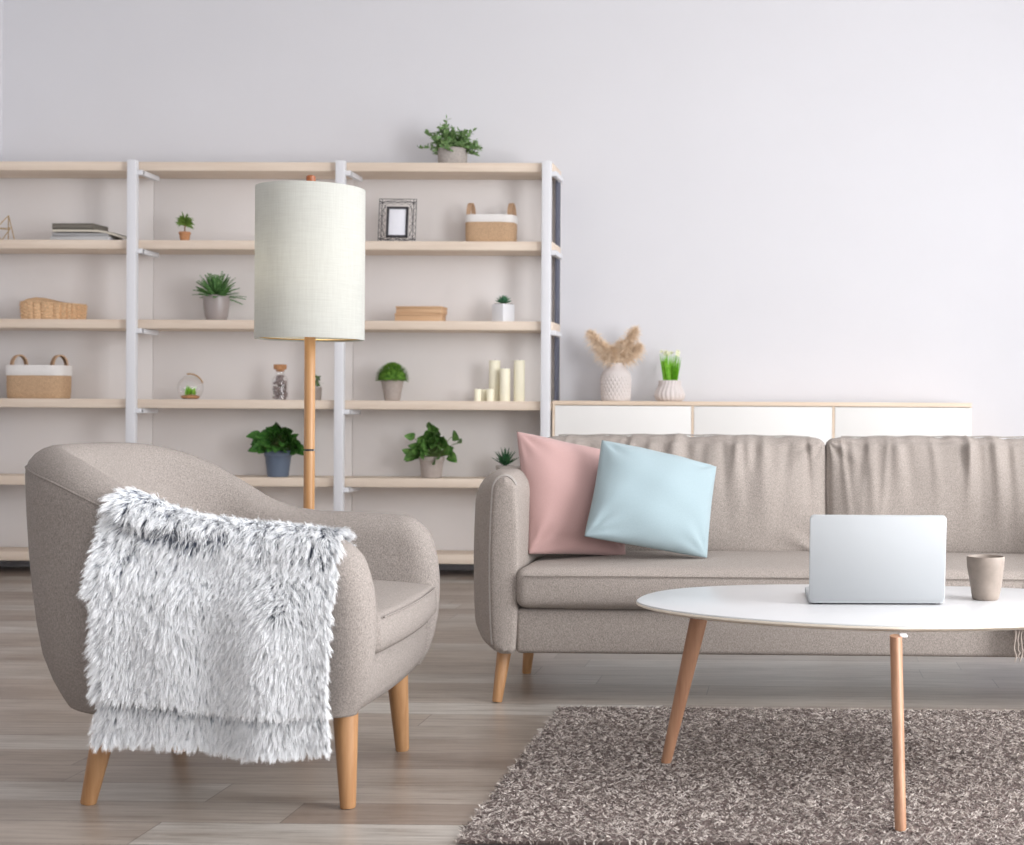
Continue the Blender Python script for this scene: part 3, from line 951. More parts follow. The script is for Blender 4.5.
def fur(n, edge=False):
    s_ = rng.uniform(0, 1, n); t = rng.uniform(0.06, 1, n)
    if edge:
        side = rng.integers(0, 4, n)
        s_ = np.where(side == 0, rng.uniform(0, 0.025, n), np.where(side == 1, rng.uniform(0.975, 1, n), s_))
        t = np.where(side >= 2, rng.uniform(0.975, 1.0, n), t)
    c = crease(s_, t)
    keep = rng.uniform(0, 1, n) > c*0.94
    s_, t, c = s_[keep], t[keep], c[keep]
    n = len(s_)
    p = np.stack(throw_surface(s_, t), -1)
    p[:, 1] += 0.012*c*(t > 0.3)
    e = 1e-3
    ps = (np.stack(throw_surface(np.clip(s_+e, 0, 1), t), -1)-np.stack(throw_surface(np.clip(s_-e, 0, 1), t), -1))
    pt = (np.stack(throw_surface(s_, np.clip(t+e, 0, 1)), -1)-np.stack(throw_surface(s_, np.clip(t-e, 0, 1)), -1))
    ps /= np.linalg.norm(ps, axis=1, keepdims=True)+1e-9; pt /= np.linalg.norm(pt, axis=1, keepdims=True)+1e-9
    nr = np.cross(ps, pt)
    flip = np.where((nr[:, 1] > 0) & (t > 0.3) | (nr[:, 2] < 0) & (t <= 0.3), -1, 1)
    nr *= flip[:, None]
    f1, f2, f3 = smooth_noise(s_, t, 11), smooth_noise(s_, t, 12), smooth_noise(s_*3, t*3, 13)
    # locks: neighbouring strands share a heading
    ang = 0.45*f1+0.30*f3
    sway = np.sin(ang)
    # strands gather into small locks: a jittered lattice of lock centres
    cs_, ct_ = np.floor(s_*76).astype(int), np.floor(t*116).astype(int)
    lid_ = (cs_*7919+ct_*104729) % 65537
    jr = np.random.default_rng(99).uniform(-1, 1, (65537, 6))
    lsx, ltx = (cs_+0.5+0.4*jr[lid_, 0])/76, (ct_+0.5+0.4*jr[lid_, 1])/116
    cp = np.stack(throw_surface(np.clip(lsx, 0, 1), np.clip(ltx, 0, 1)), -1)
    # comb outwards at the borders
    eb = ss(0.10, 0.0, s_)*-0.8+ss(0.90, 1.0, s_)*0.8
    # swirl patch near the front top
    rs, rt = s_-0.80, (t-0.52)*1.15
    rad = np.hypot(rs, rt); sw = np.exp(-(rad/0.16)**2)
    topw = ss(0.34, 0.26, t)
    d = nr*(0.62-0.34*topw[:, None]+0.10*f2[:, None]+0.14*sw[:, None]) + pt*(0.80+0.1*f1)[:, None]*np.where(t > 0.40, 1, 0.8)[:, None] + ps*(sway*0.50+eb+0.38*jr[lid_, 2])[:, None] + nr*(0.22*jr[lid_, 3])[:, None]
    d += (ps*(rs/np.maximum(rad, 0.03))[:, None]+pt*(rt/np.maximum(rad, 0.03))[:, None])*(sw*0.7)[:, None]
    d += rng.normal(size=(n, 3))*0.10
    # above a crease strands are swept away from it
    ln = rng.uniform(0.016, 0.024, n)*(1-0.35*c)*(1+0.15*jr[lid_, 4])*np.where(jr[lid_, 5]+0.35*f3 > 0.95, 0.45, 1.0)
    # strands right under a fold lie short and flat, those on its lip hang over it
    below = ss(0.0, 0.006, t-C2(s_))*ss(0.04, 0.012, t-C2(s_))
    ln = ln*(1-0.45*below)
    bend = np.stack([0.10*f3, np.zeros(n), -0.35*np.ones(n)], -1)+rng.normal(size=(n, 3))*0.06+np.clip((cp-p)/ln[:, None]*0.6, -0.5, 0.5)
    ln = ln*(1+0.35*topw)
    w = rng.uniform(0.0008, 0.0012, n)
    V, F, A = strands(p, d, ln, w, 4, bend)
    return V, F, A
parts = [fur(150000), fur(14000, True)]
off = 0; Vs, Fs, As = [], [], []
for V, F, A in parts:
    Vs.append(V); Fs.append(F+off); As.append(A); off += len(V)
fo = fast_mesh('fur_pile', np.concatenate(Vs), np.concatenate(Fs), M['fur'], throw, {'along': np.concatenate(As)})
fo['kind'] = 'stuff'

# ------------------------------------------------------------ floor lamp
LY = 4.22
lb = at(309.5, 420, LY)
LR = 52.8/FPX*LY
lz0, lz1 = at(309, 336.8, LY-LR).z, at(309, 180.5, LY-LR).z
lamp = thing('floor_lamp', 'floor lamp with tall white drum shade on a wooden pole behind the armchair', 'lamp', (lb.x, LY, 0))
G().lathe([(0.0, 0), (0.115, 0), (0.120, 0.004), (0.120, 0.016), (0.112, 0.022), (0.02, 0.024)], 48).build('base', M['pole'], lamp)
zj = at(309.5, 450, LY).z
PR = 0.0155
G().lathe([(PR*1.02, 0.022), (PR*1.02, zj-0.003)], 24).build('pole', M['pole'], lamp)
G().lathe([(PR*0.8, zj-0.004), (PR*0.8, zj+0.004)], 24).build('joint_ring', M['dark'], lamp, label='dark joint between the two pole lengths')
G().lathe([(PR, zj+0.003), (PR, lz0+0.05), (0.008, lz0+0.06), (0.008, lz1+0.004)], 24).build('pole', M['pole'], lamp)
G().lathe([(LR, lz0), (LR+0.0005, lz0+0.003), (LR+0.0005, lz1-0.003), (LR, lz1), (LR-0.003, lz1), (LR-0.0035, lz1-0.004), (LR-0.0035, lz0+0.004), (LR-0.003, lz0)], 96, cap=False).build('lamp_shade', M['shade'], lamp)
def hoop(zz): return G().tube([((LR-0.006)*math.cos(a), (LR-0.006)*math.sin(a), zz) for a in np.linspace(0, 2*PI, 48, endpoint=False)], 0.002, 6, closed=True)
hoop(lz0+0.006).build('shade_ring', M['gold'], lamp)
g = hoop(lz1-0.006)
for a in (0.3, 0.3+2*PI/3, 0.3+4*PI/3):
    g.tube([(0, 0, lz1-0.004), ((LR-0.006)*math.cos(a), (LR-0.006)*math.sin(a), lz1-0.006)], 0.002, 6)
g.build('shade_ring', M['gold'], lamp)
G().lathe([(0.008, lz1-0.004), (0.008, lz1+0.016), (0.0135, lz1+0.019), (0.0135, lz1+0.036), (0.010, lz1+0.039)], 20).build('finial', M['finial'], lamp, label='copper brown knob on top')
G().lathe([(0.012, 0), (0.014, 0.02), (0.030, 0.06), (0.028, 0.08), (0.012, 0.10), (0.002, 0.104)], 20, (0.03, 0, lz0+0.12)).build('bulb', M['bulb'], lamp)
ll = bpy.data.lights.new('lamp_glow', 'POINT'); ll.energy = 1.3; ll.color = (1.0, 0.90, 0.76); ll.shadow_soft_size = 0.06
lo = bpy.data.objects.new('lamp_glow', ll); lo.location = (-0.05, -0.01, lz0+0.20); COL.objects.link(lo); lo.parent = lamp

# ------------------------------------------------------------ rug
rx0, ry0, ry1, rx1 = -0.658, 2.795, 4.115, 1.55
rug = thing('area_rug', 'taupe shag pile rug on the plank floor under the coffee table', 'rug', ((rx0+rx1)/2, (ry0+ry1)/2, 0))
G().span(rx0+0.015, rx1-0.015, ry0+0.015, ry1-0.015, 0.001, 0.010, 0.003).build('backing', M['rugbase'], rug, world=True)
def tufts(n):
    x = rng.uniform(rx0+0.012, rx1-0.012, n); y = rng.uniform(ry0+0.012, ry1-0.012, n)
    x += 0.006*np.sin(y*25)*0; 
    r_ = np.random.default_rng(5)
    f = np.zeros(n); h = np.zeros(n)
    for _ in range(14):
        a, b, p = r_.uniform(-45, 45), r_.uniform(-45, 45), r_.uniform(0, 6.28)
        f += np.sin(a*x+b*y+p)
        a, b, p = r_.uniform(-45, 45), r_.uniform(-45, 45), r_.uniform(0, 6.28)
        h += np.sin(a*x+b*y+p)
    # yarns stand in small nubs that share a lean and a shade
    ci, cj = np.floor(x/0.009).astype(int), np.floor(y/0.009).astype(int)
    cid = (ci*7919+cj*104729) % 65537
    jr = np.random.default_rng(31).uniform(-1, 1, (65537, 4))
    ang = PI*jr[cid, 0]+0.5*rng.normal(size=n)
    d = np.stack([0.6*np.cos(ang), 0.6*np.sin(ang), 1.4+0.4*rng.uniform(size=n)], -1)
    d[:, :2] *= rng.uniform(0.5, 1.1, n)[:, None]
    L = rng.uniform(0.011, 0.015, n)*(1+0.12*jr[cid, 1])
    bend = np.stack([0.55*np.cos(ang+0.8*rng.normal(size=n)), 0.55*np.sin(ang+0.8*rng.normal(size=n)), -0.30*np.ones(n)], -1)
    # three-sided yarn: two crossed ribbons
    root = np.stack([x, y, np.full(n, 0.004)], -1)
    tone = np.clip(0.5+0.34*jr[cid, 2]+0.16*rng.normal(size=n), 0, 1)
    Vs, Fs, As, Ts = [], [], [], []
    off = 0
    dd = d/np.linalg.norm(d, axis=1, keepdims=True)
    s1 = np.cross(dd, rng.normal(size=(n, 3))); s2 = np.cross(dd, s1)
    w = rng.uniform(0.0030, 0.0046, n)
    for sv in (s1, s2):
        V, F, A = strands(root, d, L, w, 3, bend, sv)
        Vs.append(V); Fs.append(F+off); As.append(A); Ts.append(np.repeat(tone, 8)); off += len(V)
    return np.concatenate(Vs), np.concatenate(Fs), np.concatenate(As), np.concatenate(Ts)
V, F, A, T = tufts(130000)
inv_r = np.array([(rx0+rx1)/2, (ry0+ry1)/2, 0])
po = fast_mesh('shag_pile', V-inv_r, F, M['rug'], rug, {'yarn': T})
po['kind'] = 'stuff'

# ------------------------------------------------------------ coffee table
ZTT = 0.405
tcx, tcy, TA, TB, TROT = 0.2357, 3.377, 0.594, 0.358, -0.055
table = thing('coffee_table', 'white oval coffee table on slanted wooden legs standing on the rug', 'table', (tcx, tcy, 0))
def oval(a, b, n=96, e=1.88):
    out = []
    for k in range(n):
        t = 2*PI*k/n
        c, s_ = math.cos(t), math.sin(t)
        out.append((a*np.sign(c)*abs(c)**(2/e), b*np.sign(s_)*abs(s_)**(2/e)))
    return np.array(out)
def egg(a, b, n=96):
    """table outline: blunt towards the sofa, more pointed towards the front, turned a little"""
    f, k_ = oval(a, b, n, 1.74), oval(a, b, n, 2.6)
    o = np.where(k_[:, 1:] > 0, k_, f)
    c, s_ = math.cos(TROT), math.sin(TROT)
    return np.stack([o[:, 0]*c-o[:, 1]*s_, o[:, 0]*s_+o[:, 1]*c], 1)
def slab(prof, a, b):
    P = []
    for ins, z in prof:
        o = egg(a-ins, b-ins)
        P.append(np.concatenate([o, np.full((len(o), 1), z)], 1))
    g = G(); g.grid(np.array(P), cv=True, flip=True)
    n = 96
    g.f.append(tuple(range(n))[::-1]); g.f.append(tuple((len(prof)-1)*n+k for k in range(n)))
    return g
top = slab([(0.028, ZTT-0.018), (0.010, ZTT-0.012), (0.003, ZTT-0.007), (0.0, ZTT-0.0035), (0.001, ZTT-0.001), (0.004, ZTT)], TA, TB)
top.build('tabletop', M['table'], table, ang=25)
slab([(0.050, ZTT-0.0205), (0.030, ZTT-0.0185), (0.0065, ZTT-0.0115), (-0.0004, ZTT-0.0085), (-0.0006, ZTT-0.0045), (0.004, ZTT-0.0040)], TA, TB).build('edge_band', M['table_edge'], table, label='cream edge below the white top')
l1, l2 = onz(666, 761.5, 0.015), onz(900.5, 828.5, 0.015)
t1, t2 = onz(696, 617, ZTT-0.02), None
RZ = 0.0125
def wleg(foot, topc, r1, r2):
    # flattened leg: deep along the radius of the table, thin across it
    foot, topc = Vector(foot), Vector(topc)
    rad = Vector((foot.x, foot.y, 0)).normalized(); tan = Vector((-rad.y, rad.x, 0))
    P = []
    for t in (0, 0.015, 0.25, 0.5, 0.75, 0.97, 1):
        c = foot+(topc-foot)*t
        a, b = r2+(r1-r2)*t, 0.0118+0.0010*t
        if t == 0: a, b = a*0.9, b*0.9
        P.append([tuple(c+rad*(a*math.cos(q))+tan*(b*math.sin(q))) for q in np.linspace(0, 2*PI, 24, endpoint=False)])
    g = G(); g.grid(np.array(P), cv=True, flip=True)
    g.f.append(tuple(range(24))[::-1]); g.f.append(tuple(6*24+k for k in range(24)))
    return g
f1 = Vector((l1.x-tcx, l1.y-tcy, RZ)); f2 = Vector((l2.x-tcx, l2.y-tcy, RZ)); f3 = Vector((-f1.x-0.05, f1.y, RZ))
T1 = Vector((f1.x+0.083, f1.y-0.012, ZTT-0.020)); T2 = Vector((f2.x-0.004, f2.y+0.10, ZTT-0.020)); T3 = Vector((-T1.x-0.05, T1.y, ZTT-0.020))
for f, t in ((f1, T1), (f2, T2), (f3, T3)):
    lg = wleg(f, t, 0.0225, 0.0128).build('leg', M['beech'], table)
    G().span(t.x+0.008, t.x+0.024, t.y-0.008, t.y+0.02, ZTT-0.0225, ZTT-0.0175, 0.002).build('mounting_plate', M['white'], lg)

# ------------------------------------------------------------ laptop
lp = onz(877, 605, ZTT)
LRZ = 0.035
lapt = thing('laptop', 'silver laptop seen from behind its open lid on the white table', 'laptop', (lp.x, lp.y, ZTT), LRZ)
LW = 136/FPX*lp.y
def rrect(w, h, r, n=6):
    out = []
    for cx_, cy_, a0 in ((w/2-r, h/2-r, 0), (-w/2+r, h/2-r, PI/2), (-w/2+r, -h/2+r, PI), (w/2-r, -h/2+r, 1.5*PI)):
        for t in np.linspace(0, PI/2, n): out.append((cx_+r*math.cos(a0+t), cy_+r*math.sin(a0+t)))
    return out
def plate(w, h, r, z0, z1, ch=0.0015):
    g = G()
    P = []
    for ins, z in ((ch*2, z0), (0, z0+ch), (0, z1-ch), (ch, z1)):
        P.append([(x, y, z) for x, y in rrect(w-2*ins, h-2*ins, r)])
    g.grid(np.array(P), cv=True, flip=True)
    n = len(P[0])
    g.f.append(tuple(range(n))[::-1]); g.f.append(tuple(3*n+k for k in range(n)))
    return g
def moved(g, mt):
    A = np.array(mt)
    g.v = [v @ A[:3, :3].T+A[:3, 3] for v in g.v]
    return g
LD = 0.215
body = moved(plate(LW, LD, 0.010, 0.003, 0.016), Matrix.Translation((0, LD/2+0.004, 0))).build('base', M['alu'], lapt)
moved(plate(LW*0.86, LD*0.42, 0.003, 0.0158, 0.0168, 0.0004), Matrix.Translation((0, 0.075, 0))).build('keyboard', M['dark'], body)
moved(plate(LW*0.36, LD*0.30, 0.004, 0.0158, 0.0164, 0.0002), Matrix.Translation((0, 0.165, 0))).build('trackpad', M['alu'], body)
for x in (-1, 1):
    for y in (0.025, LD-0.02): G().lathe([(0.008, 0.0), (0.009, 0.0035)], 16, (x*LW*0.42, y, 0)).build('rubber_foot', M['dark'], body)
LH = 0.2035
lidm = Matrix.Translation((0, 0.006, 0.006)) @ Matrix.Rotation(math.radians(90+7), 4, 'X') @ Matrix.Translation((0, LH/2, 0))
lid = moved(plate(LW, LH, 0.010, -0.003, 0.003), lidm).build('lid', M['alu'], lapt)
moved(plate(LW-0.012, LH-0.014, 0.006, -0.0036, -0.0026, 0.0003), lidm).build('screen', M['screen'], lid)
G().tube([(-LW*0.38, 0.008, 0.0105), (LW*0.38, 0.008, 0.0105)], 0.0055, 12).build('hinge', M['dark'], lapt)

# ------------------------------------------------------------ mug
mp_ = onz(985.5, 599.5, ZTT)
mug = thing('mug', 'handleless beige stoneware cup on the table right of the laptop', 'cup', (mp_.x, mp_.y, ZTT))
ms = mp_.y/FPX
R0, R1, MH = 13.2*ms, 19.0*ms, at(986, 556, mp_.y).z-ZTT
def dents(a, r, z): return r*(1+0.022*math.sin(3*a+z*60)*math.sin(PI*min(1, max(0, z/MH))))
prof = [(R0*0.9, 0), (R0, 0.003), (R0*1.06, 0.012), (R0*1.16, MH*0.30), (R0*1.26, MH*0.5), (R1*0.965, MH*0.75), (R1, MH*0.95), (R1*0.985, MH), (R1*0.93, MH*0.995), (R1*0.90, MH*0.93), (R1*0.84, MH*0.6), (R0*0.86, MH*0.12), (0.002, MH*0.09)]
G().lathe(prof, 40, (0, 0, 0), dents).build('cup_body', M['mug'], mug)

# ------------------------------------------------------------ fringed blanket over the sofa seat
bl = thing('fringed_blanket', 'beige blanket with twisted fringe hanging over the front of the sofa seat', 'blanket', (at(1080, 600, SYF).x, SYF-0.04, 0))
bxl_top, bxl_bot = at(1034, 575, SYF-0.04).x, at(1013.5, 626, SYF-0.04).x
bxr = bxl_top+0.28
P = []
secs = [(SYF+0.45, ZS1+0.010), (SYF+0.20, ZS1+0.014), (SYF+0.05, ZS1+0.012), (SYF+0.0, ZS1+0.010), (SYF-0.028, ZS1-0.004), (SYF-0.044, ZS1-0.035), (SYF-0.046, ZS1-0.09), (SYF-0.046, ZS1-0.14), (SYF-0.046, at(1020, 628, SYF).z)]
for k, (y, z) in enumerate(secs):
    f = float(ss(4, 8, k))
    x0 = at(1040, 560, y).x if k < 4 else bxl_top+(bxl_bot-bxl_top)*f
    P.append([(x0+(bxr-x0)*t, y-0.004*f*math.sin(t*20), z) for t in np.linspace(0, 1, 24)])
P = np.array(P)
g = G(); g.grid(P); Q = P.copy(); Q[:, :, 1] += 0.006*np.array([0, 0, 0, .3, .7, 1, 1, 1, 1])[:, None]; Q[:, :, 2] -= 0.006*np.array([1, 1, 1, .8, .5, 0, 0, 0, 0])[:, None]
g.grid(Q, flip=True)
for a, b in ((P[0], Q[0]), (P[-1], Q[-1]), (P[:, 0], Q[:, 0]), (P[:, -1], Q[:, -1])): g.grid(np.stack([a, b], 0))
weld(g.build('cloth', M['blanket'], bl, world=True, ang=60))
zf = P[-1, 0, 2]
for k in range(30):
    x = bxl_bot+0.004+k*0.0095
    rx = random.Random(k)
    L = 0.088+rx.uniform(-0.008, 0.008)
    pts = [(x+0.0025*math.sin(t*9+k)+rx.uniform(-0.004, 0.004)*t, SYF-0.043+0.002*math.cos(t*9), zf+0.004-L*t) for t in np.linspace(0, 1, 12)]
    G().tube(pts, [0.0024+0.0007*math.sin(i*2.2) for i in range(12)], 6).build('tassel', M['blanket'], bl, world=True)

# ------------------------------------------------------------ things on the shelves
def put(px, shelf, dy=0.10, py=None):
    """point on a shelf board seen at pixel column px"""
    z = ZT[shelf]
    y = YS+dy
    return Vector((at(px, {0: 160, 1: 240, 2: 320, 3: 400, 4: 479, 5: 556}[shelf], y).x, y, z))
def PXM(dy=0.10): return (YS+dy)/FPX      # metres per pixel there
def top_h(px, py, loc): return at(px, py, loc.y).z-loc.z
def pot_profile(rb, rt, h, lip=0.0, wall=0.006):
    p = [(rb*0.9, 0), (rb, 0.003)]
    p += [(rb+(rt-rb)*t, 0.003+(h-0.003)*t) for t in (0.25, 0.5, 0.75)]
    if lip > 0: p += [(rt, h*0.80), (rt+lip, h*0.81)]
    p += [(rt+lip, h-0.003), (rt+lip-0.002, h), (rt+lip-wall, h), (rt-wall, h*0.86), (0.002, h*0.85)]
    return p
def curved_pot(rb, rt, h):
    return [(rb*0.9, 0), (rb, 0.003), (rb+(rt-rb)*0.45, h*0.22), (rb+(rt-rb)*0.8, h*0.5), (rt, h*0.85), (rt, h-0.002), (rt-0.002, h), (rt-0.007, h), (rt-0.009, h*0.86), (0.002, h*0.85)]
def soil(parent, r, z):
    G().lathe([(r, z-0.006), (r*0.9, z+0.002), (r*0.5, z+0.005), (0.002, z+0.006)], 20).build('soil', M['soil'], parent)
def rnd_dir(r_, el0, el1, az=None):
    a = r_.uniform(0, 2*PI) if az is None else az
    e = r_.uniform(el0, el1)
    return Vector((math.cos(a)*math.cos(e), math.sin(a)*math.cos(e), math.sin(e)))

# --- top of the unit: leafy bush in a concrete pot
L = put(452.5, 0, 0.09); m = PXM(0.09)
t = thing('potted_plant', 'bushy green plant in a low concrete pot on top of the shelving', 'plant', L)
ph = top_h(452, 149, L); pr = 14.6*m
G().lathe([(pr*0.93, 0), (pr*0.96, 0.003), (pr, ph*0.5), (pr, ph-0.003), (pr-0.003, ph), (pr-0.010, ph), (pr-0.011, ph*0.85), (0.002, ph*0.84)], 36).build('pot', M['concrete'], t)
soil(t, pr-0.012, ph*0.86)
r_ = random.Random(1); g = G(); sg = G()
fh = top_h(452, 118, L)-ph
for k in range(58):
    a = r_.uniform(0, 2*PI); e = r_.uniform(0.05, 1.25)
    d = Vector((math.cos(a)*math.cos(e), 0.8*math.sin(a)*math.cos(e), math.sin(e)))
    Ls = r_.uniform(0.65, 1.0)*(0.125+0.02*math.sin(e))
    if k == 0: d, Ls = Vector((-0.10, 0, 1)).normalized(), fh
    if k == 1: d, Ls = Vector((-0.95, 0, 0.22)).normalized(), 0.15
    if k == 2: d, Ls = Vector((0.9, 0, 0.15)).normalized(), 0.15
    p0 = Vector((r_.uniform(-1, 1)*pr*0.5, r_.uniform(-1, 1)*pr*0.5, ph*0.9))
    pts = [p0+d*Ls*q+Vector((0, 0, -0.03*q*q*(1-d.z))) for q in np.linspace(0, 1, 6)]
    sg.tube(pts, 0.0012, 5)
    for q in np.linspace(0.25, 1, 9):
        pp = p0+d*Ls*q+Vector((0, 0, -0.03*q*q*(1-d.z)))
        for s_ in (-1, 1):
            ld = (d*0.5+rnd_dir(r_, -0.3, 1.0)*0.9).normalized()
            g.leaf(pp, ld, r_.uniform(0.022, 0.034), r_.uniform(0.012, 0.018), 0.4, 3, up=(r_.uniform(-1, 1), r_.uniform(-1, 0.2), r_.uniform(0, 1)))
sg.build('stem', M['stem'], t); g.build('foliage', M['box'], t)

# --- shelf 2: palm in a terracotta pot
L = put(184.7, 1, 0.08); m = PXM(0.08)
t = thing('potted_palm', 'tiny palm in a terracotta pot standing on the second shelf', 'plant', L)
ph = top_h(185, 232, L)
G().lathe(pot_profile(4.2*m, 5.6*m, ph, 0.0012, 0.004), 24).build('pot', M['terracotta'], t); soil(t, 4.6*m, ph*0.87)
fh = top_h(185, 213.5, L)
G().tube([(0, 0, ph*0.85), (0.001, 0, ph+0.4*(fh-ph)), (0, 0, ph+0.62*(fh-ph))], [0.004, 0.0035, 0.003], 8).build('stem', M['trunk'], t)
g = G(); r_ = random.Random(2)
for k in range(90):
    d = rnd_dir(r_, -0.25, 1.35)
    g.leaf((0, 0, ph+(fh-ph)*r_.uniform(0.3, 0.62)), d, r_.uniform(0.038, 0.054), 0.0085, 0.7, 4, shape='oval', up=(0, -1, 0.3))
g.build('foliage', M['palm'], t)

# --- shelf 3: fern in a taupe glazed pot
L = put(216.3, 2, 0.10); m = PXM(0.10)
t = thing('potted_fern', 'dense fern in a shiny taupe pot on the shelf left of the lampshade', 'plant', L)
ph = top_h(216, 295.5, L); pr = 12.8*m
G().lathe(curved_pot(9.8*m, pr, ph), 36).build('pot', M['taupe'], t); soil(t, pr-0.010, ph*0.88)
g = G(); r_ = random.Random(3)
for k in range(150):
    a = r_.uniform(0, 2*PI); e = 1.45*r_.random()**0.8+0.02
    d = Vector((math.cos(a)*math.cos(e), math.sin(a)*math.cos(e), math.sin(e)))
    Ls = r_.uniform(0.085, 0.155)*(1-0.12*math.sin(e))
    p = Vector((0, 0, ph*0.9)); st = 13
    for q in range(st):
        p2 = p+d*(Ls/st)
        d = (d+Vector((0, 0, -0.38/st*(1-d.z*0.6)))).normalized()
        sd = d.cross(Vector((0, 0, 1)))
        sd = sd.normalized() if sd.length > 1e-3 else Vector((1, 0, 0))
        if q > 1:
            for s_ in (-1, 1):
                g.leaf(p2, (sd*s_+d*1.1).normalized(), 0.024*(1-0.6*q/st), 0.0068, 0.3, 2, shape='oval', up=(0.3*s_, -0.8, 0.5))
        p = p2
g.build('foliage', M['fern'], t)

# --- shelf 4: glass terrarium, jar, small plant behind the pole, topiary, candles
L = put(190.3, 3, 0.10); m = PXM(0.10)
t = thing('terrarium', 'round glass terrarium with rope handle and green plant inside', 'terrarium', L)
gr = 12.6*m
th = top_h(190, 370, L)
prof = [(gr*0.55, 0.0), (gr*0.62, 0.002)]
zc = gr*0.92
for a in np.linspace(-0.92, 1.05, 16): prof.append((gr*math.cos(a), zc+gr*math.sin(a)))
prof += [(gr*0.46, zc+gr*0.93), (gr*0.50, zc+gr*0.97)]
G().lathe(prof, 36, cap=False).build('glass_bowl', M['glass'], t)
G().lathe([(gr*0.50, 0.003), (gr*0.70, 0.010), (gr*0.72, 0.018), (gr*0.4, 0.024), (0.002, 0.026)], 24).build('soil', M['cork'], t)
g = G(); r_ = random.Random(4)
for k in range(34):
    g.leaf((r_.uniform(-0.02, 0.022), r_.uniform(-0.02, 0.02), 0.022), rnd_dir(r_, 0.5, 1.5), r_.uniform(0.025, 0.055), 0.011, 0.3, 3)
g.build('plant', M['grass'], t)
G().tube([(gr*1.12*math.cos(a), -0.01, zc+gr*1.12*math.sin(a)) for a in np.linspace(1.75, 0.35, 14)], 0.0042, 8).build('rope_handle', M['rope'], t)

L = put(280, 3, 0.10)
t = thing('glass_jar', 'corked glass jar of dark pebbles on the shelf beside the lamp pole', 'jar', L)
jr = 8.0*m; jh = top_h(280, 369.5, L); jt = top_h(280, 364.5, L)
G().lathe([(jr*0.9, 0), (jr, 0.004), (jr, jh*0.62), (jr*0.9, jh*0.72), (jr*0.55, jh*0.82), (jr*0.52, jh*0.92), (jr*0.62, jh*0.97), (jr*0.62, jh)], 28, cap=False).build('glass_body', M['glass'], t)
g = G(); r_ = random.Random(5)
for k in range(230):
    q = r_.random(); a = r_.uniform(0, 2*PI)
    rr = jr*0.80*math.sqrt(q); z = r_.uniform(0.008, jh*0.80)
    if z > jh*0.60: rr *= 0.55
    s_ = r_.uniform(0.006, 0.0095)
    g.lathe([(s_*0.1, -s_*0.8), (s_*0.8, -s_*0.4), (s_, 0.1*s_), (s_*0.6, s_*0.6), (s_*0.05, s_*0.8)], 7, (rr*math.cos(a), rr*math.sin(a), z))
g.build('pebbles', M['pebble'], t)
G().lathe([(jr*0.46, jh*0.93), (jr*0.5, jh), (jr*0.78, jh+0.001), (jr*0.80, jt-0.002), (jr*0.74, jt)], 24).build('cork', M['cork'], t)

L = put(317, 3, 0.12)
t = thing('potted_plant', 'small herb in a pale pot half hidden behind the lamp pole', 'plant', L)
ph = top_h(317, 387, L)
G().lathe(pot_profile(4.0*m, 4.8*m, ph, 0, 0.004), 24).build('pot', M['grey_pot'], t); soil(t, 4.0*m, ph*0.88)
g = G(); r_ = random.Random(6)
for k in range(60):
    z = ph+r_.uniform(0, 0.05)
    g.leaf((r_.uniform(-0.012, 0.012), r_.uniform(-0.012, 0.012), z), rnd_dir(r_, -0.1, 1.4), r_.uniform(0.014, 0.024), 0.010, 0.3, 3)
g.build('foliage', M['box'], t)

L = put(392.3, 3, 0.10)
t = thing('potted_topiary', 'round clipped grass ball in a warm grey cone pot on the fourth shelf', 'plant', L)
ph = top_h(392, 380, L)
G().lathe(pot_profile(7.6*m, 11.2*m, ph, 0.0, 0.005), 32).build('pot', M['grey_pot'], t); soil(t, 10.0*m, ph*0.88)
g = G(); r_ = random.Random(7)
bh = top_h(392, 363, L)-ph; br_ = 15.6*m
for k in range(1500):
    d = rnd_dir(r_, -0.25, 1.57)
    c0 = Vector((d.x*br_*0.86, d.y*br_*0.86, ph+0.006+max(d.z, -0.12)*bh*0.74))
    g.leaf(c0, (d+rnd_dir(r_, -0.6, 1.2)*0.45).normalized(), r_.uniform(0.016, 0.027), 0.0042, 0.25, 2, shape='blade')
g.lathe([(0.002, ph-0.01), (br_*0.88, ph), (br_*0.82, ph+bh*0.35), (br_*0.50, ph+bh*0.64), (0.002, ph+bh*0.72)], 20)
g.build('foliage', M['moss'], t)

def candle(px, dy, w, ytop, label):
    L = put(px, 3, dy); m = PXM(dy)
    h = top_h(px, ytop, L); r = w/2*m
    t = thing('pillar_candle', label, 'candle', L, 0, 'ivory candles on the shelf')
    G().lathe([(r*0.96, 0), (r, 0.002), (r, h-0.004), (r*0.93, h), (r*0.7, h-0.001), (r*0.3, h-0.004), (0.002, h-0.005)], 28).build('wax', M['candle'], t)
    G().tube([(0, 0, h-0.006), (0.0008, 0, h+0.002), (0.002, 0, h+0.006)], 0.0009, 6).build('wick', M['wick'], t)
candle(477.8, 0.06, 7.0, 389, 'short ivory candle leftmost of the group on the shelf')
candle(483.7, 0.13, 7.0, 389.5, 'short ivory candle half hidden between the other two short ones')
candle(490.2, 0.06, 7.2, 389, 'short ivory candle in front of the first tall pillar')
candle(494.5, 0.13, 11.2, 360.5, 'tall ivory pillar candle behind the short candles')
candle(504.8, 0.07, 10.4, 368.5, 'medium ivory pillar candle between the two tall ones')
candle(519.2, 0.09, 11.0, 360.3, 'tall ivory pillar candle standing alone at the right of the group')

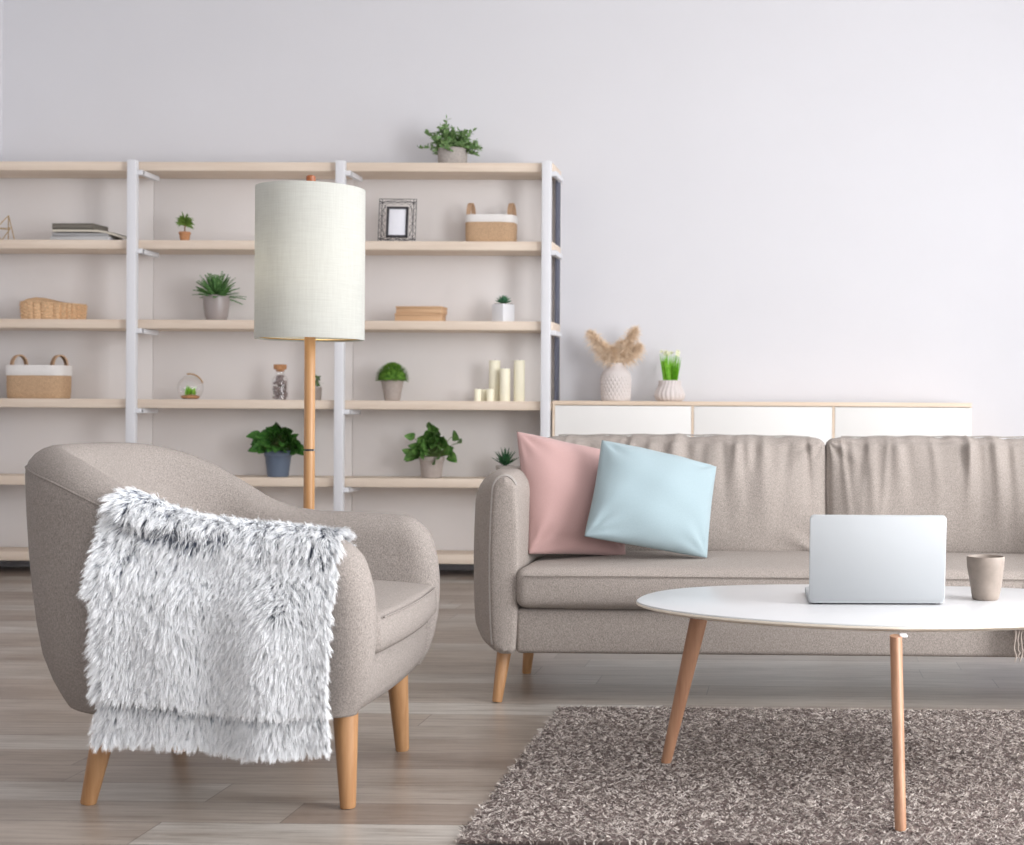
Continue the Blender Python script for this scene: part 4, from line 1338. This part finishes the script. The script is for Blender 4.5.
# --- shelf 5: pothos in a blue pot, leafy plant in a grey pot, agave behind the sofa arm
def broadleaf(label, px, ytop_pot, rb, rt, pot, leafm, seed, spread, nleaf, fh_px, extra=()):
    L = put(px, 4, 0.10); m = PXM(0.10)
    t = thing('potted_plant', label, 'plant', L)
    ph = top_h(px, ytop_pot, L)
    G().lathe(pot_profile(rb*m, rt*m, ph, 0.0015, 0.005), 36).build('pot', M[pot], t); soil(t, rt*m*0.88, ph*0.88)
    g, sg = G(), G(); r_ = random.Random(seed)
    fh = top_h(px, fh_px, L)-ph
    ends = list(extra)
    for k in range(nleaf):
        a = r_.uniform(0, 2*PI); q = math.sqrt(r_.random())
        ends.append((spread*q*math.cos(a), spread*0.7*q*math.sin(a), fh*(0.88-0.85*q*q)*r_.uniform(0.45, 1.0)))
    for (ex, ey, ez) in ends:
        e = Vector((ex, ey, ph+ez)); b0 = Vector((ex*0.15, ey*0.15, ph*0.88))
        c = (b0+e)/2+Vector((0, 0, 0.03))
        pts = [b0*(1-q)**2+c*2*q*(1-q)+e*q*q for q in np.linspace(0, 1, 6)]
        sg.tube(pts, 0.0014, 5)
        out = Vector((ex, ey-0.035, 0.02+0.3*ez))
        d = (out.normalized()*0.9+Vector((r_.uniform(-.4, .4), r_.uniform(-.7, .1), r_.uniform(-.5, .4)))).normalized()
        Ll = r_.uniform(0.055, 0.076)
        g.leaf(e-d*Ll*0.2, d, Ll, Ll*r_.uniform(0.68, 0.85), 0.8, 6, 0.12, 'heart', up=(r_.uniform(-0.6, 0.6), -1, r_.uniform(0.1, 0.9)))
    sg.build('stem', M['stem'], t); g.build('foliage', M[leafm], t)
broadleaf('round leaved green plant in a slate blue pot beside the lamp pole', 278, 450.5, 10.2, 13.2, 'blue_pot', 'pothos', 8, 0.108, 95, 424, [(-0.100, -0.02, 0.075), (-0.095, 0, 0.03), (0.10, -0.02, 0.03), (0.01, 0, 0.12), (0.05, -0.05, 0.01), (-0.06, -0.05, 0.01)])
broadleaf('leafy trailing plant in a warm grey pot on the shelf left of the sofa', 431.5, 456.5, 10.0, 12.2, 'grey_pot', 'varieg', 9, 0.098, 80, 427, [(0.12, -0.02, 0.11), (0.135, -0.02, 0.07), (-0.11, -0.02, 0.02), (-0.10, 0, 0.10), (0.03, -0.06, -0.02), (0.05, -0.06, 0.0), (0, 0, 0.145)])
L = put(505, 4, 0.10); m = PXM(0.10)
t = thing('potted_succulent', 'spiky dark green agave in a grey pot peeking over the sofa arm', 'plant', L)
ph = top_h(505, 465.5, L)
G().lathe(pot_profile(7.6*m, 9.4*m, ph, 0, 0.005), 28).build('pot', M['concrete'], t); soil(t, 8.4*m, ph*0.9)
g = G(); r_ = random.Random(10)
for ring, n, el, Ls in ((0, 10, 0.50, 0.088), (1, 9, 0.90, 0.098), (2, 6, 1.3, 0.100)):
    for k in range(n):
        a = 2*PI*k/n+ring*0.4
        g.leaf((0, 0, ph*0.95), (math.cos(a)*math.cos(el), math.sin(a)*math.cos(el), math.sin(el)), Ls, 0.021, -0.15, 5, 0.3, 'blade')
g.build('foliage', M['agave'], t)

# --- shelf 3: wooden boxes and succulent in a white cube
L = put(419, 2, 0.09); m = PXM(0.09)
def boxthing(label, x0, x1, z0, h, d, rz, lift):
    X = (x0+x1)/2
    LL = put(X, 2, 0.035); LL.y += d/2
    w = (x1-x0)*m
    t = thing('wooden_box', label, 'box', (LL.x, LL.y, LL.z+lift), rz, 'tan wooden boxes')
    G().box((0, 0, h*0.36), (w, d, h*0.72), 0.002).build('body', M['boxwood'], t)
    G().box((0, 0, h*0.87), (w*1.01, d*1.02, h*0.26), 0.002).build('lid', M['boxwood'], t)
bh1 = top_h(419, 314.2, L); bh2 = top_h(419, 307, L)-bh1
boxthing('flat tan wooden box on the shelf, lower of the stacked pair', 394.5, 441, 0, bh1, 0.11, 0.03, 0)
boxthing('flat tan wooden box lying on top of another tan box', 396, 442, 0, bh2, 0.11, -0.06, bh1+0.0005)
L = put(503.2, 2, 0.09)
t = thing('potted_succulent', 'small rosette succulent in a white square pot on the third shelf', 'plant', L, 0.98)
ph = top_h(503, 304.3, L)
sq = 16.0*m
g = G(); g.box((0, 0, ph/2), (sq, sq, ph), 0.003); g.build('pot', M['white_pot'], t)
G().box((0, 0, ph+0.0008), (sq*0.84, sq*0.84, 0.003), 0.001).build('soil', M['soil'], t)
g = G()
for ring, n, el, Ls in ((0, 10, 0.25, 0.050), (1, 9, 0.6, 0.052), (2, 7, 1.0, 0.050), (3, 5, 1.35, 0.046)):
    for k in range(n):
        a = 2*PI*k/n+ring*0.5
        g.leaf((0, 0, ph+0.002), (math.cos(a)*math.cos(el), math.sin(a)*math.cos(el), math.sin(el)), Ls, 0.015, -0.3, 4, 0.35, 'spear')
g.build('foliage', M['succ'], t)

# --- shelf 2: photo frame and small basket
L = put(396.5, 1, 0.07); m = PXM(0.07)
t = thing('photo_frame', 'black wire photo frame with blank white print on the second shelf', 'photo frame', L, 0.06)
fw_, fh_ = 37*m, top_h(397, 197.5, L)
tilt = Matrix.Rotation(math.radians(-9), 4, 'X')
def bar(g, a, b, r=0.0016): g.tube([tilt @ Vector((a[0], 0, a[1])), tilt @ Vector((b[0], 0, b[1]))], r, 6)
g = G(); w2, iw, ih0, ih1 = fw_/2, 10.8*m, 0.026, fh_-0.042
for x in (-w2, w2, -w2+0.014, w2-0.014): bar(g, (x, 0), (x, fh_), 0.0017)
for z in (0.002, fh_, 0.014, fh_-0.016): bar(g, (-w2, z), (w2, z), 0.0017)
for s_ in (-1, 1):
    for k in range(6):                    # crossed wires in the side strips
        z0, z1 = 0.012+k*(fh_-0.02)/6, 0.012+(k+1)*(fh_-0.02)/6
        bar(g, (s_*(w2-0.001), z0), (s_*(iw+0.006), z1), 0.0011); bar(g, (s_*(iw+0.006), z0), (s_*(w2-0.001), z1), 0.0011)
    g.tube([tilt @ Vector((s_*(iw+0.004+(w2-iw)*0.45*math.sin(a)), 0, fh_/2+fh_*0.36*math.cos(a))) for a in np.linspace(0, PI, 14)], 0.0013, 6)
for s_ in (0, 1):
    zz = 0.012 if s_ == 0 else fh_-0.012
    for k in range(5):
        x0, x1 = -w2+k*fw_/5, -w2+(k+1)*fw_/5
        ze = ih0 if s_ == 0 else ih1+0.014
        bar(g, (x0, zz), (x1, ze), 0.0011); bar(g, (x0, ze), (x1, zz), 0.0011)
    g.tube([tilt @ Vector((x, 0, (ih1+0.016+0.020*(1-(x/w2)**2)) if s_ else (ih0-0.006-0.014*(1-(x/w2)**2)))) for x in np.linspace(-w2, w2, 12)], 0.0013, 6)
g.build('wire_border', M['black'], t)
g = G()
def slabt(x0, x1, z0, z1, y0, y1): g.box((0, 0, 0), (x1-x0, y1-y0, z1-z0), 0.001, M4=tilt @ Matrix.Translation(((x0+x1)/2, (y0+y1)/2, (z0+z1)/2)))
bw = 0.012
slabt(-iw, -iw+bw, ih0, ih1, -0.006, 0.006); slabt(iw-bw, iw, ih0, ih1, -0.006, 0.006)
slabt(-iw, iw, ih0, ih0+bw, -0.006, 0.006); slabt(-iw, iw, ih1-bw, ih1, -0.006, 0.006)
g.build('inner_frame', M['black'], t)
g = G(); slabt(-iw+bw, iw-bw, ih0+bw, ih1-bw, -0.001, 0.003); g.build('print', M['paper'], t)
G().tube([tilt @ Vector((0, 0.004, fh_*0.7)), Vector((0, 0.075, 0.002))], 0.002, 6).build('easel_leg', M['black'], t)

def basket(label, px, shelf, dy, w_px, ytop, yrim, yhand, hx, hw_px, ang_):
    L = put(px, shelf, dy); m = PXM(dy)
    t = thing('fabric_basket', label, 'basket', L)
    a, b = w_px/2*m*(1.0-0.10*(px < 100)), min(0.085, w_px/2*m*0.62)
    h = top_h(px, ytop, L); hr = top_h(px, yrim, L)
    def ring(k, z, ins=0.0):
        o = oval((a-ins)*k, (b-ins)*k, 64, 3.6)
        return np.concatenate([o, np.full((64, 1), z)], 1)
    g = G(); Pn = [ring(0.93, 0), ring(0.965, 0.004), ring(0.985, hr*0.3), ring(0.99, hr*0.7), ring(0.99, hr), ring(0.97, hr), ring(0.95, hr*0.5), ring(0.9, 0.012)]
    g.grid(np.array(Pn), cv=True, flip=True); g.f.append(tuple(range(64))[::-1]); g.f.append(tuple(7*64+k for k in range(64)))
    g.build('jute_body', M['jute'], t)
    g = G(); Pn = [ring(0.985, hr-0.002), ring(1.01, hr+0.001), ring(1.015, (h+hr)/2), ring(1.015, h-0.004), ring(1.005, h), ring(0.985, h), ring(0.975, hr), ring(0.96, hr-0.02)]
    g.grid(np.array(Pn), cv=True, flip=True)
    g.build('canvas_rim', M['canvas'], t)
    hh = top_h(px, yhand, L)-h
    for s_ in (-1, 1):
        g = G(); P = []
        cxh = s_*(hx*m)
        for q in np.linspace(0, PI, 15):
            ux = math.cos(q)*(hw_px/2*m if px < 100 else 0.034)
            cen = Vector((cxh+ux*math.cos(ang_), ux*math.sin(ang_)+(-0.0), h-0.012+(hh+0.010)*math.sin(q)**0.8))
            wd = Vector((-math.sin(ang_), math.cos(ang_), 0))*(0.011 if px > 100 else 0.026)
            nrm = Vector((math.cos(q)*math.cos(ang_), math.cos(q)*math.sin(ang_), math.sin(q)))*0.0035
            P.append([cen-wd-nrm, cen-wd+nrm, cen+wd+nrm, cen+wd-nrm])
        g.grid(np.array([[tuple(v) for v in r] for r in P]), cv=True)
        g.f.append((0, 1, 2, 3)); g.f.append((14*4+3, 14*4+2, 14*4+1, 14*4))
        g.build('handle', M['leather'], t)
basket('small jute basket with white rim on the second shelf right of the frame', 491.3, 1, 0.14, 50.5, 216.3, 223.5, 203.3, 20.5, 9.5, 1.38)
basket('large jute basket with white rim on the fourth shelf far left', 39, 3, 0.14, 66, 365.5, 375.5, 355, 20.5, 13.5, 0.75)

# --- left bay: geometric ornament, books, wicker basket
L = put(4, 1, 0.12); m = PXM(0.12)
t = thing('wire_ornament', 'brass wire geometric ornament at the left edge of the second shelf', 'ornament', L)
hA = top_h(8, 215.5, L)
g = G()
A_ = Vector((4.5*m, 0, hA)); B_ = [Vector((14*m, -0.03, 0.002)), Vector((-16*m, -0.04, 0.002)), Vector((-2*m, 0.06, 0.002)), Vector((3*m, -0.05, 0.002))]
Md = [Vector((8.5*m, -0.02, hA*0.5)), Vector((-9*m, -0.03, hA*0.5)), Vector((0, 0.035, hA*0.5))]
for a, b in [(A_, B_[0]), (A_, B_[1]), (A_, B_[2]), (B_[0], B_[2]), (B_[1], B_[2]), (B_[1], B_[3]), (B_[3], B_[0]), (Md[0], Md[1]), (Md[0], Md[2]), (Md[1], Md[2]), (Md[0], B_[3]), (Md[1], B_[3])]:
    g.tube([a, b], 0.0022, 6)
g.build('wire_frame', M['gold'], t)

Lb = put(80, 1, 0.10); m = PXM(0.10)
def zs_(y): return top_h(80, y, Lb)
def book(name, label, cat, x0, x1, y0, y1, d, rz, mat, pages):
    z0, z1 = zs_(y0), zs_(y1)
    h = z1-z0; w = (x1-x0)*m
    Lk = put((x0+x1)/2, 1, 0.02)
    t = thing(name, label, cat, (Lk.x, Lk.y+d/2, Lk.z+max(0, z0)), rz, 'books and magazines on the second shelf')
    g = G(); g.box((0, 0, 0.0012), (w, d, 0.0024), 0.0008); g.box((0, 0, h-0.0016), (w, d, 0.0024), 0.0008); g.box((-w/2+0.0014, 0, h/2), (0.0028, d, h-0.001), 0.0008)
    g.box((0, -d/2+0.0014, h/2), (w-0.002, 0.0022, h*0.6), 0.0004)
    g.build('cover', M[mat], t)
    G().box((0.0015, 0.002, h/2), (w-0.007, d-0.008, max(0.002, h-0.0052)), 0.0006).build('pages', M[pages], t)
b0 = 242.2
book('magazine', 'pale grey magazine at the bottom of the stack on the second shelf', 'magazine', 50, 108, b0, 238.3, 0.20, 0.0, 'book_white', 'paper')
book('magazine', 'mid grey magazine second from the bottom of the shelf stack', 'magazine', 51.5, 107, 238.2, 234.6, 0.19, 0.05, 'book_grey', 'book_white')
book('book', 'thick olive grey book on top of the stack on the second shelf', 'book', 52, 94, 230.7, 225.2, 0.16, -0.03, 'book_dark', 'book_dark')
# drooping magazine between them
Lk = put(88, 1, 0.025)
t = thing('magazine', 'cream magazine drooping over the right side of the shelf stack', 'magazine', (Lk.x, Lk.y+0.085, Lk.z), 0.0, 'books and magazines on the second shelf')
x_ = np.array([52, 70, 88, 98, 106, 113, 119, 125.5]); zt_ = np.array([zs_(230.8)]*3+[zs_(231.0), zs_(232.2), zs_(234.0), zs_(236.0), zs_(237.8)])
def sheet(dz0, dz1, d, x0=0.0):
    P = []
    for x, z in zip(x_, zt_):
        X = (x-88)*m
        P.append([(X, -d/2, z+dz0), (X, d/2, z+dz0), (X, d/2, z+dz1), (X, -d/2, z+dz1)])
    g = G(); g.grid(np.array(P), cv=True); g.f.append((0, 1, 2, 3)); e = 7*4; g.f.append((e+3, e+2, e+1, e)); return g
sheet(-0.014, -0.003, 0.17).build('pages', M['book_cream'], t)
sheet(-0.003, -0.0008, 0.172).build('cover', M['book_dark'], t)

L = put(53.5, 2, 0.13); m = PXM(0.13)
t = thing('wicker_basket', 'low woven wicker basket with sloping lid on the third shelf', 'basket', L)
wa, wb = 30.5*m, 0.075
hL, hR = top_h(30, 303, L), top_h(80, 305.5, L)
hLid = top_h(33, 297.5, L)
n_ = 260
ol = oval(wa, wb, n_, 2.8)
P = []
for k, q in enumerate(np.linspace(0, 1, 19)):
    row = []
    for j, (x, y) in enumerate(ol):
        u = j/n_
        f = (x/wa+1)/2
        h = hL+(hR-hL)*f
        wv = 0.011*(abs(math.sin(2*PI*u*13))**0.7-0.5)+0.003*math.sin(2*PI*q*5+(PI if int(u*26) % 2 else 0))
        kk = 1+wv/0.1
        row.append((x*kk*(0.96+0.04*q), y*kk*(0.96+0.04*q), h*q))
    P.append(row)
g = G(); g.grid(np.array(P), cv=True, flip=True); g.f.append(tuple(range(n_))[::-1])
g.build('woven_body', M['wicker'], t)
rings = []
for q in (1.03, 1.04, 1.0, 0.8, 0.55, 0.3, 0.02):
    row = []
    for j, (x, y) in enumerate(ol):
        f = (x*min(q, 1)/wa+1)/2
        base = hL+(hR-hL)*f
        dome = (hLid-hL)*float(ss(0.78, 0.12, f))+0.006
        z = base+(0.0 if q == 1.03 else 0.006 if q > 1.01 else 0.004+dome*(1-q**3))+0.0015*math.sin(j*0.9+q*60)
        row.append((x*q, y*q, z))
    rings.append(row)
g = G(); g.grid(np.array(rings), cv=True, flip=True)
g.build('lid', M['wicker'], t)

# ------------------------------------------------------------ vases on the sideboard
VY = SBY+0.13; m = VY/FPX
def vloc(px): return Vector((at(px, 401, VY).x, VY, sz1))
L = vloc(615.8)
t = thing('vase', 'white textured vase of dried pampas grass on the sideboard', 'vase', L)
vh = top_h(616, 363, L)
R = 15.0*m
prof = [(R*0.88, 0), (R*0.95, 0.004)]
for q in np.linspace(0.05, 0.62, 70): prof.append((R*(0.96+0.04*math.sin(q*3)), vh*q))
for q, r in ((0.68, 0.97), (0.74, 0.91), (0.80, 0.81), (0.85, 0.68), (0.90, 0.54), (0.94, 0.46), (0.97, 0.44), (1.0, 0.46)): prof.append((R*r, vh*q))
prof += [(R*0.40, vh), (R*0.38, vh*0.93), (R*0.6, vh*0.7)]
def diamonds(a, r, z):
    f = max(0, min(1, z/vh/0.1))*max(0, min(1, (0.9-z/vh)/0.1))
    return r*(1+0.03*f*(2*min(abs(math.sin(12*a+z*85)), abs(math.sin(12*a-z*85)))-0.7))
G().lathe(prof, 264, (0, 0, 0), diamonds, cap=False).build('vase_body', M['vase'], t)
r_ = np.random.default_rng(4)
plumes = [((-26.5, 333), 0.00), ((-15, 345), -0.02), ((19.5, 329), 0.0), ((23, 346), 0.02), ((5, 344), 0.01), ((-4, 350), -0.02)]
for k, ((dx, yt), dyy) in enumerate(plumes):
    tip = Vector((dx*m, dyy, top_h(616, yt, L)))
    b0 = Vector((dx*m*0.08, dyy*0.3, vh*0.82))
    n = 1300
    q = r_.uniform(0.22, 1, n)
    ax = np.array(tip-b0)
    bend = np.array([0, 0, 0.02])
    root = np.array(b0)+ax*q[:, None]+np.outer(np.sin(q*PI), bend)
    env = np.sin(np.clip(q*1.02, 0, 1)*PI)**0.6*0.5+0.5
    d = ax/np.linalg.norm(ax)*0.55+r_.normal(size=(n, 3))*0.42
    V, F, A = strands(root, d, r_.uniform(0.04, 0.078, n)*env, np.full(n, 0.0026), 3, np.tile([0, 0, -0.35], (n, 1))+r_.normal(size=(n, 3))*0.1)
    pl = fast_mesh('pampas_plume', V, F, M['plume'], t)
    G().tube([b0-Vector((0, 0, vh*0.4)), b0, Vector(np.array(b0)+ax*0.5+bend), tip], 0.0014, 6).build('stalk', M['plume'], pl)

L = vloc(669.7)
t = thing('ribbed_vase', 'squat white ribbed vase of bright green grass on the sideboard', 'vase', L)
vh = top_h(670, 380.5, L); R = 15.2*m
prof = [(R*0.70, 0), (R*0.82, 0.003), (R*0.95, vh*0.14), (R, vh*0.28), (R*0.97, vh*0.42), (R*0.86, vh*0.58), (R*0.76, vh*0.72), (R*0.72, vh*0.85), (R*0.73, vh*0.96), (R*0.72, vh), (R*0.62, vh), (R*0.62, vh*0.8), (R*0.002, vh*0.78)]
G().lathe(prof, 112, (0, 0, 0), lambda a, r, z: r*(1+0.035*math.cos(20*a+2.2*math.sin(z/vh*4)))).build('vase_body', M['vase'], t)
g = G(); rr = random.Random(11)
gh = top_h(670, 352, L)-vh
for k in range(150):
    a, q = rr.uniform(0, 2*PI), math.sqrt(rr.random())
    b0 = Vector((q*R*0.42*math.cos(a), q*R*0.42*math.sin(a), vh*0.8))
    d = Vector((q*0.15*math.cos(a)+rr.uniform(-.05, .05), q*0.15*math.sin(a), 1))
    g.leaf(b0, d, (gh+vh*0.2)*rr.uniform(0.62, 0.98), 0.0062, 0.1, 5, 0.2, 'blade', up=(math.cos(a+1), math.sin(a+1), 0))
g.build('grass_blades', M['grass'], t)
g = G(); sg = G()
for k in range(9):
    a = rr.uniform(0, 2*PI); q = rr.uniform(0.3, 1)
    tp = Vector((q*R*0.80*math.cos(a), q*R*0.5*math.sin(a), vh+gh*rr.uniform(0.84, 1.02)))
    sg.tube([(tp.x*0.3, tp.y*0.3, vh*0.85), (tp.x*0.7, tp.y*0.7, vh+gh*0.5), tuple(tp)], 0.0011, 5)
    for j in range(9): g.leaf(tp, rnd_dir(rr, -0.2, 1.4), 0.017, 0.010, 0.2, 3, up=(0, -1, 0.4))
sg.build('flower_stem', M['grass'], t); g.build('flowers', M['petal'], t)
